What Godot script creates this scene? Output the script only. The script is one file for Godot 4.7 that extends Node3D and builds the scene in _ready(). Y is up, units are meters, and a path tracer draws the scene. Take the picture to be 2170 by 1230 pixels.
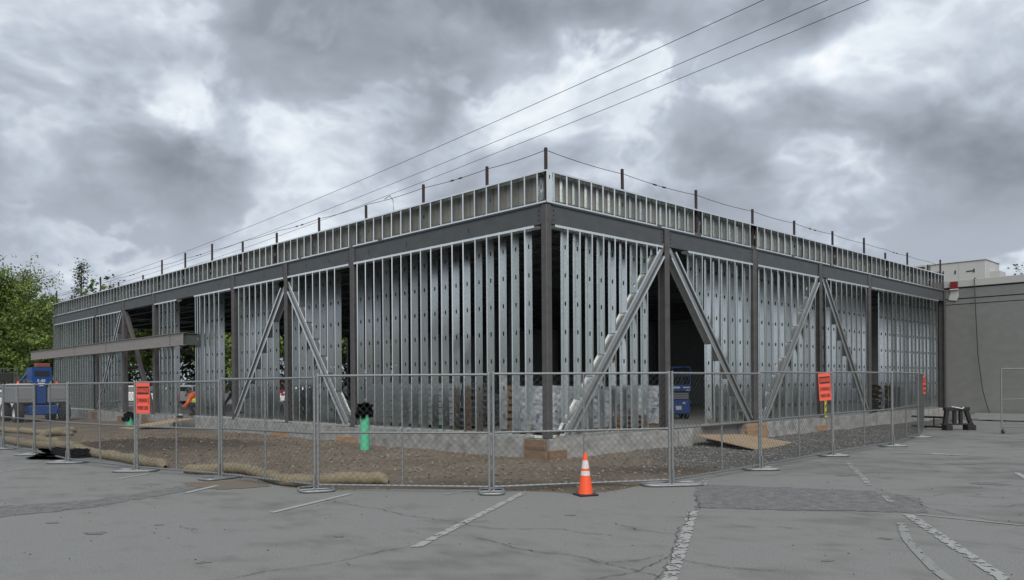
extends Node3D
# Steel framed shell of a store extension behind a temporary fence, under a broken overcast sky.
# World: camera at the origin, asphalt at y = 0, metres. The new building stands in a turned frame:
# its local +X runs along the right-hand facade, its local -Z along the left-hand facade.

const TURN := 0.7688
const CORNER := Vector3(0.742, 0.0, -16.5525)
const SLAB := 0.48
const BEAM_LOW := 5.0
const BEAM_TOP := 5.42
const PAR_LOW := 5.44
const PAR_TOP := 6.12
const PITCH := 0.4064

var M := {}
var cache := {}
var names := {}
var rng := RandomNumberGenerator.new()
var D2W := Transform3D()

# ---------------------------------------------------------------- helpers
func lin(r: float, g: float, b: float) -> Color:
	return Color(r, g, b).linear_to_srgb()

func ST() -> SurfaceTool:
	var s := SurfaceTool.new()
	s.begin(Mesh.PRIMITIVE_TRIANGLES)
	return s

func tri(s: SurfaceTool, a: Vector3, b: Vector3, c: Vector3, n: Vector3):
	s.set_normal(n)
	if (b - a).cross(c - a).dot(n) > 0.0:
		s.add_vertex(a); s.add_vertex(c); s.add_vertex(b)
	else:
		s.add_vertex(a); s.add_vertex(b); s.add_vertex(c)

func quad(s: SurfaceTool, a: Vector3, b: Vector3, c: Vector3, d: Vector3, n := Vector3.ZERO):
	var m := n
	if m == Vector3.ZERO:
		m = -(b - a).cross(c - a).normalized()
	tri(s, a, b, c, m)
	tri(s, a, c, d, m)

func box(s: SurfaceTool, lo: Vector3, hi: Vector3, t := Transform3D()):
	var p := []
	for i in 8:
		p.append(t * Vector3(hi.x if i & 1 else lo.x, hi.y if i & 2 else lo.y, hi.z if i & 4 else lo.z))
	var b := t.basis.orthonormalized()
	quad(s, p[0], p[1], p[3], p[2], -b.z)
	quad(s, p[4], p[5], p[7], p[6], b.z)
	quad(s, p[0], p[2], p[6], p[4], -b.x)
	quad(s, p[1], p[3], p[7], p[5], b.x)
	quad(s, p[0], p[1], p[5], p[4], -b.y)
	quad(s, p[2], p[3], p[7], p[6], b.y)

# a box whose edges are cut at 45 degrees
func cbox(s: SurfaceTool, lo: Vector3, hi: Vector3, c: float, t := Transform3D()):
	var b := t.basis.orthonormalized()
	var ctr := (lo + hi) * 0.5
	var h := (hi - lo) * 0.5
	for ax in 3:
		var u := (ax + 1) % 3
		var v := (ax + 2) % 3
		for sg in [-1.0, 1.0]:
			var q := []
			for k in [[-1, -1], [1, -1], [1, 1], [-1, 1]]:
				var w := Vector3()
				w[ax] = h[ax] * sg; w[u] = (h[u] - c) * k[0]; w[v] = (h[v] - c) * k[1]
				q.append(t * (ctr + w))
			quad(s, q[0], q[1], q[2], q[3], b[ax] * sg)
		for su in [-1.0, 1.0]:
			for sv in [-1.0, 1.0]:
				var q2 := []
				for k in [[0, -1], [0, 1], [1, 1], [1, -1]]:
					var w := Vector3()
					w[ax] = (h[ax] - c) * k[1]
					w[u] = (h[u] if k[0] == 0 else h[u] - c) * su
					w[v] = (h[v] - c if k[0] == 0 else h[v]) * sv
					q2.append(t * (ctr + w))
				quad(s, q2[0], q2[1], q2[2], q2[3], (b[u] * su + b[v] * sv).normalized())
	for sx in [-1.0, 1.0]:
		for sy in [-1.0, 1.0]:
			for sz in [-1.0, 1.0]:
				tri(s, t * (ctr + Vector3(h.x * sx, (h.y - c) * sy, (h.z - c) * sz)), t * (ctr + Vector3((h.x - c) * sx, h.y * sy, (h.z - c) * sz)), t * (ctr + Vector3((h.x - c) * sx, (h.y - c) * sy, h.z * sz)), (b.x * sx + b.y * sy + b.z * sz).normalized())

func frame_of(d: Vector3) -> Basis:
	var y := d.normalized()
	var h := Vector3.UP if absf(y.y) < 0.9 else Vector3.RIGHT
	var x := h.cross(y).normalized()
	return Basis(x, y, x.cross(y))

# tapered tube along points; radii one per point
func tube(s: SurfaceTool, pts: Array, radii: Array, n := 8, caps := true):
	var rings := []
	for i in pts.size():
		var d: Vector3
		if i == 0: d = pts[1] - pts[0]
		elif i == pts.size() - 1: d = pts[i] - pts[i - 1]
		else: d = (pts[i] - pts[i - 1]).normalized() + (pts[i + 1] - pts[i]).normalized()
		var b := frame_of(d)
		var r: float = radii[mini(i, radii.size() - 1)]
		var ring := []
		for k in n:
			var a := TAU * k / n
			var o := b.x * cos(a) + b.z * sin(a)
			ring.append([pts[i] + o * r, o])
		rings.append(ring)
	for i in pts.size() - 1:
		for k in n:
			var j := (k + 1) % n
			var v := [rings[i][k], rings[i][j], rings[i + 1][j], rings[i + 1][k]]
			for t in [[0, 1, 2], [0, 2, 3]]:
				for m in t:
					s.set_normal(v[m][1]); s.add_vertex(v[m][0])
	if caps:
		for e in [0, pts.size() - 1]:
			var nn: Vector3 = (pts[0] - pts[1]).normalized() if e == 0 else (pts[e] - pts[e - 1]).normalized()
			for k in range(1, n - 1):
				tri(s, rings[e][0][0], rings[e][k][0], rings[e][k + 1][0], nn)

func rod(s: SurfaceTool, a: Vector3, b: Vector3, r: float, n := 8):
	tube(s, [a, b], [r], n)

# surface of revolution round y; profile of [radius, y]
func lathe(s: SurfaceTool, prof: Array, n := 24, at := Vector3.ZERO, t := Transform3D()):
	for i in prof.size() - 1:
		var r0: float = prof[i][0]; var y0: float = prof[i][1]
		var r1: float = prof[i + 1][0]; var y1: float = prof[i + 1][1]
		var nr := y1 - y0
		var ny := r0 - r1
		for k in n:
			var a0 := TAU * k / n
			var a1 := TAU * (k + 1) / n
			var n0 := t.basis * Vector3(cos(a0) * nr, ny, sin(a0) * nr).normalized()
			var n1 := t.basis * Vector3(cos(a1) * nr, ny, sin(a1) * nr).normalized()
			var p := [t * (at + Vector3(cos(a0) * r0, y0, sin(a0) * r0)), t * (at + Vector3(cos(a1) * r0, y0, sin(a1) * r0)), t * (at + Vector3(cos(a1) * r1, y1, sin(a1) * r1)), t * (at + Vector3(cos(a0) * r1, y1, sin(a0) * r1))]
			var nn := [n0, n1, n1, n0]
			for q in [[0, 1, 2], [0, 2, 3]]:
				for m in q:
					s.set_normal(nn[m]); s.add_vertex(p[m])

# prism: polygon in the xy plane pushed along z from z0 to z1
func prism(s: SurfaceTool, poly: PackedVector2Array, z0: float, z1: float, t := Transform3D()):
	var ids := Geometry2D.triangulate_polygon(poly)
	for i in range(0, ids.size(), 3):
		for z in [z0, z1]:
			tri(s, t * Vector3(poly[ids[i]].x, poly[ids[i]].y, z), t * Vector3(poly[ids[i + 1]].x, poly[ids[i + 1]].y, z), t * Vector3(poly[ids[i + 2]].x, poly[ids[i + 2]].y, z), t.basis * Vector3(0, 0, signf(z - (z0 + z1) * 0.5)))
	var ccw := not Geometry2D.is_polygon_clockwise(poly)
	for i in poly.size():
		var a := poly[i]
		var b := poly[(i + 1) % poly.size()]
		var e := (b - a).normalized()
		var nn := Vector3(e.y, -e.x, 0) * (1.0 if ccw else -1.0)
		quad(s, t * Vector3(a.x, a.y, z0), t * Vector3(b.x, b.y, z0), t * Vector3(b.x, b.y, z1), t * Vector3(a.x, a.y, z1), t.basis * nn)

func part(called: String, s, mat: Material, parent: Node) -> MeshInstance3D:
	var o := MeshInstance3D.new()
	o.mesh = s.commit() if s is SurfaceTool else s
	o.name = called
	o.material_override = mat
	parent.add_child(o, true)
	return o

func numbered(called: String) -> String:
	if not names.has(called):
		names[called] = 0
		return called
	names[called] += 1
	return "%s_%03d" % [called, names[called]]

func tag(o: Node, label: String, category: String, group := ""):
	o.set_meta("label", label)
	o.set_meta("category", category)
	if group != "": o.set_meta("group", group)

func thing(called: String, label: String, category: String, at := Vector3.ZERO, turn := 0.0, group := "") -> Node3D:
	var o := Node3D.new()
	o.name = numbered(called)
	add_child(o)
	o.position = at
	o.rotation.y = turn
	tag(o, label, category, group)
	return o

func structure(called: String, s, mat: Material, parent: Node = self) -> MeshInstance3D:
	var o := part(called, s, mat, parent)
	if parent == self: o.set_meta("kind", "structure")
	return o

# building frame: distance along the left facade a, along the right facade b
func W(a: float, b: float, y := 0.0) -> Vector3:
	return D2W * Vector3(b, y, -a)

func noise(sd: int, freq: float, oct := 5, gain := 0.5) -> FastNoiseLite:
	var n := FastNoiseLite.new()
	n.seed = sd
	n.noise_type = FastNoiseLite.TYPE_SIMPLEX_SMOOTH
	n.frequency = freq
	n.fractal_type = FastNoiseLite.FRACTAL_FBM
	n.fractal_octaves = oct
	n.fractal_gain = gain
	return n

# a seamless noise texture between two linear colours
func tex(sd: int, freq: float, size: int, c0: Color, c1: Color, oct := 5, gain := 0.6, sx := 1.0, speck := 0.0) -> ImageTexture:
	var n := noise(sd, freq, oct, gain)
	var w := size
	var src := n.get_seamless_image(int(w / sx), w)
	if sx != 1.0: src.resize(w, w, Image.INTERPOLATE_CUBIC)
	src.convert(Image.FORMAT_L8)
	var d := src.get_data()
	var lut := []
	for i in 256:
		var k := clampf((i / 255.0 - 0.5) * 1.25 + 0.5, 0, 1)
		var c := c0.lerp(c1, k).linear_to_srgb()
		lut.append([int(c.r * 255), int(c.g * 255), int(c.b * 255)])
	var out := PackedByteArray()
	out.resize(w * w * 3)
	var r := RandomNumberGenerator.new()
	r.seed = sd
	for i in w * w:
		var v: int = d[i]
		if speck > 0.0:
			v = clampi(v + int(r.randfn(0.0, speck)), 0, 255)
		var c3: Array = lut[v]
		out[i * 3] = c3[0]; out[i * 3 + 1] = c3[1]; out[i * 3 + 2] = c3[2]
	var im := Image.create_from_data(w, w, false, Image.FORMAT_RGB8, out)
	im.generate_mipmaps()
	return ImageTexture.create_from_image(im)

func bump(sd: int, freq: float, size: int, strength: float, oct := 5, speck := 0.0) -> ImageTexture:
	var src := noise(sd, freq, oct, 0.65).get_seamless_image(size, size)
	src.convert(Image.FORMAT_L8)
	if speck > 0.0:
		var d := src.get_data()
		var r := RandomNumberGenerator.new()
		r.seed = sd
		for i in d.size(): d[i] = clampi(d[i] + int(r.randfn(0, speck)), 0, 255)
		src = Image.create_from_data(size, size, false, Image.FORMAT_L8, d)
	src.convert(Image.FORMAT_RGBA8)
	src.bump_map_to_normal_map(strength)
	src.generate_mipmaps()
	return ImageTexture.create_from_image(src)

func mat(color: Color, rough := 0.7, metal := 0.0) -> StandardMaterial3D:
	var m := StandardMaterial3D.new()
	m.albedo_color = color
	m.roughness = rough
	m.metallic = metal
	return m

func tmat(t: Texture2D, per_metre: float, rough := 0.8, metal := 0.0, nrm: Texture2D = null, nscale := 1.0) -> StandardMaterial3D:
	var m := mat(Color.WHITE, rough, metal)
	m.albedo_texture = t
	m.uv1_triplanar = true
	m.uv1_world_triplanar = true
	m.uv1_scale = Vector3.ONE * per_metre
	if nrm:
		m.normal_enabled = true
		m.normal_texture = nrm
		m.normal_scale = nscale
	return m

func text_mesh(txt: String, height: float, depth := 0.002) -> TextMesh:
	var f := SystemFont.new()
	f.font_names = PackedStringArray(["Droid Sans"])
	f.font_weight = 700
	var t := TextMesh.new()
	t.text = txt
	t.font = f
	t.font_size = 64
	t.pixel_size = height / 46.0
	t.depth = depth
	return t

func fit(o: MeshInstance3D, w: float, h: float):
	var b := o.mesh.get_aabb()
	o.scale = Vector3(w / maxf(b.size.x, 0.01), h / maxf(b.size.y, 0.01), 1)

func _ready():
	rng.seed = 20240521
	D2W = Transform3D(Basis(Vector3.UP, TURN), CORNER)
	setup_camera()
	setup_sky()
	make_materials()
	build_ground()
	build_steel_building()
	build_store()
	build_fence()
	build_site_objects()
	build_stock()
	build_machines()
	build_person()
	build_background()
	build_wires()

# ---------------------------------------------------------------- camera, sky, sun
func setup_camera():
	var cam := Camera3D.new()
	cam.name = "camera"
	cam.projection = Camera3D.PROJECTION_FRUSTUM
	cam.near = 0.05
	cam.far = 2000.0
	cam.size = 0.05 * 1230.0 / 1679.6
	cam.frustum_offset = Vector2(0.0, 0.05 * 197.0 / 1679.6)
	cam.position = Vector3(0, 1.66, 0)
	cam.rotation.z = -0.0069
	add_child(cam)
	cam.current = true

func cloud_color(az: float, el: float, nw: FastNoiseLite, nc: FastNoiseLite, nf: FastNoiseLite, blobs: Array) -> Color:
	var e := deg_to_rad(maxf(el, 0.0))
	var a := deg_to_rad(az)
	# direction, stretched so that clouds flatten a little towards the horizon
	var d := Vector3(sin(a) * cos(e), 1.9 * sin(e) - 0.5 * sin(e) * sin(e), -cos(a) * cos(e)) * 10.0
	var wv := Vector3(nw.get_noise_3dv(d), nw.get_noise_3dv(d + Vector3(31, 7, 3)), nw.get_noise_3dv(d + Vector3(-9, 53, 17)))
	var q := d + wv * 0.45
	var high := nc.get_noise_3dv(q * 1.35)
	var low := nc.get_noise_3dv(q * 1.75 + Vector3(101, 40, 9))
	var puff := 0.36 - 1.5 * absf(nf.get_noise_3dv(q * 0.75))
	var fine := 0.5 * nf.get_noise_3dv(q * 1.9 + Vector3(5, 5, 5)) + 0.6 * puff
	var ax := az + wv.x * 6.5 + fine * 3.4
	var ey := el + wv.y * 3.6 + fine * 2.2
	var br := 0.0
	var dk := 0.0
	if absf(az) < 50.0:
		for b in blobs:
			var dx: float = (ax - b[0]) / b[2]
			var dy: float = (ey - b[1]) / b[3]
			var k := dx * dx + dy * dy
			if k < 5.0:
				if b[4] > 0: br += b[4] * exp(-k)
				else: dk -= b[4] * exp(-k)
	# a bright high layer, and darker ragged cloud below it with pale torn edges
	var top := 0.60 + high * 0.62 + br * 0.5 + fine * 0.26
	var dens := low * 1.15 + dk * 1.15 - br * 0.6 - 0.06 + fine * 0.42
	var alpha := smoothstep(-0.10, 0.36, dens)
	var under := 0.42 - 0.42 * clampf(dens - 0.1, 0.0, 0.9) + fine * 0.30 + high * 0.34
	var rim := smoothstep(-0.22, 0.02, dens) * (1.0 - smoothstep(0.02, 0.16, dens)) * 0.07 * (0.7 + fine)
	var t := clampf(lerpf(top, under, alpha * 0.92) + rim + 0.03, 0.0, 1.15)
	# thick air low over the horizon evens the cloud out
	t = lerpf(t, maxf(t, 0.40 + t * 0.1), 1.0 - smoothstep(8.5, 14.0, el))
	var stops := [[0.0, Vector3(116, 125, 135)], [0.3, Vector3(150, 158, 169)], [0.58, Vector3(182, 191, 203)], [0.85, Vector3(217, 225, 233)], [1.15, Vector3(246, 249, 251)]]
	var c := Vector3(244, 248, 250)
	for i in 4:
		if t <= stops[i + 1][0]:
			var k: float = (t - stops[i][0]) / (stops[i + 1][0] - stops[i][0])
			c = (stops[i][1] as Vector3).lerp(stops[i + 1][1], clampf(k, 0, 1))
			break
	return Color(c.x / 255.0, c.y / 255.0, c.z / 255.0)

func setup_sky():
	# cloud masses: azimuth, elevation, half width, half height (degrees), weight (- dark, + bright)
	var blobs := [
		[-8.0, 25.0, 12.0, 4.6, -0.75], [2.0, 26.5, 5.0, 2.2, -0.35], [17.0, 23.0, 7.5, 3.6, -0.75], [9.0, 27.0, 5.0, 2.5, -0.35],
		[-25.0, 19.5, 2.6, 3.0, -0.35], [-22.0, 15.5, 2.4, 2.4, -0.35], [-31.0, 18.0, 4.0, 2.0, -0.30], [-20.0, 14.0, 9.0, 3.0, -0.10],
		[-13.0, 13.5, 6.0, 2.4, -0.30], [-27.0, 12.5, 5.0, 1.6, -0.25], [27.0, 12.0, 8.0, 4.0, -0.20], [31.0, 18.6, 3.4, 1.8, -0.35],
		[20.0, 17.0, 6.0, 1.8, -0.22], [14.0, 15.0, 5.0, 2.0, -0.20], [-27.5, 8.0, 3.0, 0.7, -0.30],
		[-22.0, 19.5, 2.2, 1.6, 0.45], [-27.0, 22.5, 8.0, 4.5, 0.24], [-3.0, 20.5, 6.0, 1.4, 0.22], [6.5, 23.5, 3.4, 1.6, 0.42],
		[26.0, 21.5, 6.0, 2.2, 0.40], [31.5, 8.0, 2.2, 1.2, 0.50], [-29.0, 9.5, 6.0, 1.6, 0.28], [8.5, 18.0, 3.0, 1.3, 0.30], [21.5, 15.0, 3.0, 1.2, 0.25]]
	var nw := noise(11, 0.26, 4)
	var nc := noise(23, 0.20, 6, 0.5)
	var nf := noise(37, 1.0, 5, 0.6)
	var low := Image.create(768, 384, false, Image.FORMAT_RGB8)
	var ground := Color(0.36, 0.37, 0.37)
	for y in 384:
		var el := 90.0 - (y + 0.5) * 180.0 / 384.0
		for x in 768:
			var az := (x + 0.5) * 360.0 / 768.0
			if az > 180.0: az -= 360.0
			low.set_pixel(x, y, ground if el < -4.0 else cloud_color(az, el, nw, nc, nf, blobs))
	low.resize(4096, 2048, Image.INTERPOLATE_CUBIC)
	# the part in view again at full detail
	for y in range(655, 1012):
		var el := 90.0 - (y + 0.5) * 180.0 / 2048.0
		for x in range(-440, 440):
			var az := (x + 0.5) * 360.0 / 4096.0
			low.set_pixel((x + 4096) % 4096, y, cloud_color(az, el, nw, nc, nf, blobs))
	var pano := PanoramaSkyMaterial.new()
	pano.panorama = ImageTexture.create_from_image(low)
	var sky := Sky.new()
	sky.sky_material = pano
	var env := Environment.new()
	env.background_mode = Environment.BG_SKY
	env.sky = sky
	env.tonemap_mode = Environment.TONE_MAPPER_LINEAR
	env.tonemap_exposure = 1.12
	env.sdfgi_enabled = true
	env.ssao_enabled = true
	env.ssil_enabled = true
	var we := WorldEnvironment.new()
	we.environment = env
	we.name = "environment"
	add_child(we)
	var sun := DirectionalLight3D.new()
	sun.name = "sun"
	sun.light_energy = 0.72
	sun.light_angular_distance = 50.0
	sun.light_color = Color(1.0, 0.98, 0.95)
	sun.shadow_enabled = true
	add_child(sun)
	sun.look_at_from_position(Vector3(3, 19.5, 21), Vector3.ZERO, Vector3.UP)

# ---------------------------------------------------------------- materials
func make_materials():
	var g_alb := tex(5, 0.03, 256, Color(0.77, 0.792, 0.775), Color(0.85, 0.872, 0.855), 4, 0.5, 1.0, 0.8)
	M.galv = tmat(g_alb, 1.7, 0.17, 1.0)
	var galv2 := tmat(g_alb, 1.1, 0.34, 0.95)
	galv2.albedo_color = Color(1, 1, 1)
	M.galv2 = galv2
	M.studs = [M.galv, M.galv, tmat(g_alb, 1.3, 0.21, 1.0), tmat(g_alb, 1.5, 0.26, 0.97)]
	M.studs[3].albedo_color = Color(0.93, 0.94, 0.94)
	M.dull = tmat(tex(7, 0.03, 256, Color(0.34, 0.36, 0.365), Color(0.46, 0.48, 0.485), 4, 0.6, 1.0, 3.0), 1.3, 0.5, 0.85)
	M.fence = tmat(tex(6, 0.05, 256, Color(0.20, 0.21, 0.215), Color(0.34, 0.35, 0.355), 5, 0.7, 1.0, 6.0), 2.0, 0.5, 0.55)
	var pr := tex(8, 0.02, 256, Color(0.056, 0.063, 0.066), Color(0.078, 0.086, 0.089), 5, 0.6, 1.0, 3.0)
	M.primer = tmat(pr, 0.6, 0.55, 0.0)
	var pr2 := tex(9, 0.02, 256, Color(0.062, 0.059, 0.059), Color(0.094, 0.090, 0.089), 5, 0.6, 1.0, 3.0)
	M.column = tmat(pr2, 0.7, 0.55, 0.0)
	M.canopy = tmat(tex(10, 0.02, 256, Color(0.20, 0.185, 0.17), Color(0.27, 0.25, 0.235), 5, 0.6), 0.7, 0.6)
	M.dark_post = mat(lin(0.035, 0.02, 0.02), 0.7)
	var cn := bump(14, 0.03, 512, 3.0)
	M.concrete = tmat(tex(13, 0.012, 512, Color(0.15, 0.152, 0.148), Color(0.42, 0.415, 0.40), 6, 0.62, 1.0, 7.0), 0.45, 0.9, 0.0, cn, 0.6)
	M.slab = tmat(tex(15, 0.02, 256, Color(0.22, 0.22, 0.21), Color(0.30, 0.30, 0.285), 5, 0.6), 0.4, 0.8)
	M.deck = tmat(tex(16, 0.03, 256, Color(0.07, 0.072, 0.074), Color(0.11, 0.112, 0.114), 4, 0.6), 0.8, 0.6)
	M.sheath = tmat(tex(17, 0.015, 256, Color(0.22, 0.215, 0.195), Color(0.30, 0.29, 0.27), 5, 0.6, 1.0, 3.0), 0.6, 0.75)
	M.wood = tmat(tex(18, 0.02, 512, Color(0.13, 0.085, 0.055), Color(0.27, 0.185, 0.12), 5, 0.65, 6.0, 5.0), 0.8, 0.85)
	M.wood2 = tmat(tex(19, 0.02, 512, Color(0.25, 0.15, 0.085), Color(0.42, 0.275, 0.165), 5, 0.65, 6.0, 5.0), 0.8, 0.85)
	M.ply = tmat(tex(20, 0.02, 512, Color(0.27, 0.195, 0.125), Color(0.42, 0.32, 0.215), 5, 0.65, 5.0, 4.0), 0.5, 0.85)
	M.stucco = tmat(tex(21, 0.02, 512, Color(0.170, 0.176, 0.169), Color(0.202, 0.208, 0.200), 5, 0.5, 1.0, 1.5), 0.25, 0.92, 0.0, bump(22, 0.12, 256, 1.0), 0.25)
	M.coping = mat(lin(0.40, 0.40, 0.375), 0.6)
	M.reveal = mat(lin(0.06, 0.06, 0.06), 0.9)
	M.cable = mat(lin(0.02, 0.02, 0.022), 0.6)
	M.white = mat(lin(0.62, 0.63, 0.61), 0.5)
	M.offwhite = mat(lin(0.46, 0.47, 0.45), 0.55)
	M.orange = mat(lin(0.85, 0.12, 0.045), 0.55)
	M.cone = mat(lin(0.86, 0.10, 0.03), 0.5)
	M.sign = mat(lin(0.82, 0.115, 0.07), 0.6)
	M.signdark = mat(lin(0.07, 0.02, 0.02), 0.6)
	M.black = mat(lin(0.018, 0.018, 0.02), 0.55)
	M.rubber = mat(lin(0.022, 0.022, 0.023), 0.85)
	M.bag = mat(lin(0.014, 0.014, 0.017), 0.28)
	M.green = mat(lin(0.10, 0.48, 0.28), 0.45)
	M.blue = mat(lin(0.010, 0.055, 0.21), 0.45)
	M.grey = mat(lin(0.22, 0.23, 0.235), 0.5)
	M.lightgrey = mat(lin(0.55, 0.56, 0.56), 0.45)
	M.red = mat(lin(0.17, 0.010, 0.014), 0.6)
	M.yellow = mat(lin(0.72, 0.62, 0.05), 0.6)
	M.glass = mat(lin(0.01, 0.012, 0.014), 0.08)
	M.straw = tmat(tex(24, 0.05, 512, Color(0.17, 0.135, 0.085), Color(0.36, 0.30, 0.20), 5, 0.7, 1.0, 10.0), 1.6, 0.95, 0.0, bump(25, 0.08, 256, 6.0), 0.9)
	M.net = mat(lin(0.30, 0.27, 0.20), 0.9)
	M.wrap = tmat(tex(26, 0.018, 512, Color(0.20, 0.225, 0.26), Color(0.62, 0.64, 0.65), 6, 0.75, 3.0), 0.9, 0.3, 0.0, bump(27, 0.03, 256, 8.0), 1.0)
	M.print = mat(lin(0.14, 0.16, 0.28), 0.4)
	M.bark = tmat(tex(28, 0.05, 256, Color(0.05, 0.042, 0.034), Color(0.12, 0.10, 0.085), 4, 0.6), 1.2, 0.95)

# ---------------------------------------------------------------- ground
func dirt_outline() -> PackedVector2Array:
	var p := PackedVector2Array()
	for q in [[-30.0, -36.5], [-25.0, -33.0], [-19.6, -28.6], [-16.3, -25.4], [-13.4, -22.0], [-10.72, -19.03], [-9.68, -18.25], [-7.99, -16.55], [-6.74, -15.49], [-5.46, -14.4], [-4.7, -14.0], [-3.68, -12.7], [-2.82, -12.3], [-1.88, -12.34], [-0.63, -12.2], [0.45, -11.9], [1.04, -11.46], [1.76, -12.1], [2.66, -13.3], [3.42, -13.95], [4.7, -15.4], [6.09, -16.8], [7.43, -18.6], [10.11, -21.0], [12.3, -24.0], [14.25, -26.9], [17.5, -31.0], [19.5, -34.2], [17.0, -34.0], [0.742, -18.6], [-27.0, -46.0], [-33.0, -42.0]]:
		p.append(Vector2(q[0], q[1]))
	return p

func build_ground():
	# asphalt: one sheet, close-meshed near the camera, out to the horizon
	var xs := []
	var zs := []
	for v in [-900.0, -400.0, -200.0, -120.0, -80.0, -50.0, -35.0, -26.0, -20.0]: xs.append(v)
	var v := -17.0
	while v < 17.0:
		xs.append(v); v += 0.12
	for w in [17.0, 20.0, 26.0, 35.0, 50.0, 80.0, 120.0, 200.0, 400.0, 900.0]: xs.append(w)
	for w in [60.0, 30.0, 12.0, 4.0, 0.0, -3.0]: zs.append(w)
	v = -4.5
	while v > -28.0:
		zs.append(v); v -= 0.13
	for w in [-28.5, -32.0, -38.0, -46.0, -60.0, -80.0, -110.0, -160.0, -300.0, -900.0]: zs.append(w)
	var n1 := noise(101, 0.16, 5, 0.55)
	var n2 := noise(102, 0.9, 4, 0.55)
	var n3 := noise(103, 0.05, 3)
	var n4 := noise(104, 2.6, 3, 0.6)
	var rr := RandomNumberGenerator.new()
	rr.seed = 9
	var st := ST()
	for z in zs:
		for x in xs:
			var a: float = n1.get_noise_2d(x * 0.55, z * 1.2)
			var b: float = n2.get_noise_2d(x * 0.7, z * 1.3)
			var c: float = n3.get_noise_2d(x, z)
			var k := 1.0 + a * 0.42 + b * 0.34 + c * 0.25 + n4.get_noise_2d(x * 0.6, z) * 0.22 + rr.randfn(0.0, 0.05)
			k = clampf(k, 0.6, 1.35)
			st.set_color(Color(k, k * (1.0 - 0.01 * a), k * (0.985 - 0.03 * c)))
			st.set_normal(Vector3.UP)
			st.add_vertex(Vector3(x, 0, z))
	var nx := xs.size()
	for j in zs.size() - 1:
		for i in nx - 1:
			var q := j * nx + i
			st.add_index(q); st.add_index(q + nx); st.add_index(q + 1)
			st.add_index(q + 1); st.add_index(q + nx); st.add_index(q + nx + 1)
	var at := tex(31, 0.09, 1024, Color(0.140, 0.141, 0.136), Color(0.276, 0.277, 0.267), 5, 0.8, 1.0, 26.0)
	var am := tmat(at, 0.55, 0.82, 0.0, bump(32, 0.16, 512, 5.0, 5, 20.0), 0.5)
	am.vertex_color_use_as_albedo = true
	var asphalt := structure("asphalt_ground", st, am)
	M.asphalt = am

	# dark resurfaced patch and trench strip
	var pm := tmat(tex(33, 0.018, 512, Color(0.10, 0.10, 0.098), Color(0.228, 0.228, 0.223), 6, 0.85, 1.0, 24.0), 0.45, 0.9, 0.0, bump(34, 0.2, 256, 6.0, 5, 20.0), 0.6)
	ragged(asphalt, "asphalt_patch", [[2.64, -11.5], [3.0, -12.75], [4.2, -12.35], [5.4, -11.9], [5.7, -11.1], [5.15, -9.85], [4.0, -10.1], [2.4, -10.42]], 0.004, 0.1, pm, 41)
	ragged(asphalt, "asphalt_patch", [[-9.2, -10.4], [-7.06, -10.95], [-6.08, -11.53], [-5.6, -12.6], [-5.3, -13.6], [-5.0, -13.0], [-5.1, -12.4], [-5.73, -10.85], [-6.48, -10.05], [-8.9, -9.2]], 0.004, 0.12, pm, 42)
	ragged(asphalt, "asphalt_patch", [[-5.6, -13.5], [-4.6, -13.75], [-3.9, -12.9], [-4.6, -12.55], [-5.3, -12.9]], 0.006, 0.09, tmat(tex(35, 0.06, 256, Color(0.10, 0.08, 0.06), Color(0.20, 0.165, 0.13), 5, 0.7, 1.0, 14.0), 1.2, 0.95), 43)
	# old oil and tar spots
	var oil := tmat(tex(36, 0.03, 256, Color(0.09, 0.09, 0.088), Color(0.19, 0.19, 0.185), 6, 0.85, 1.0, 20.0), 0.9, 0.8)
	var sp := RandomNumberGenerator.new()
	sp.seed = 44
	for q in [[-4.7, -8.9, 0.10], [-4.2, -9.4, 0.05], [-5.6, -9.6, 0.07], [-2.9, -7.4, 0.05], [-1.9, -8.6, 0.04], [3.9, -8.3, 0.06], [5.9, -13.9, 0.16], [7.6, -12.6, 0.2], [-6.4, -8.0, 0.09], [8.9, -15.6, 0.22], [0.7, -9.9, 0.05], [2.9, -7.3, 0.05]]:
		var ring := []
		for k in 9:
			var a := TAU * k / 9.0
			var d: float = q[2] * sp.randf_range(0.5, 1.3)
			ring.append([q[0] + cos(a) * d * 1.4, q[1] + sin(a) * d])
		ragged(asphalt, "oil_spot", ring, 0.0045, 0.02, oil, 500 + int(q[0] * 10))
	# worn paint
	var paint := mat(lin(0.315, 0.317, 0.308), 0.88)
	var faint := mat(lin(0.24, 0.242, 0.236), 0.9)
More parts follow.
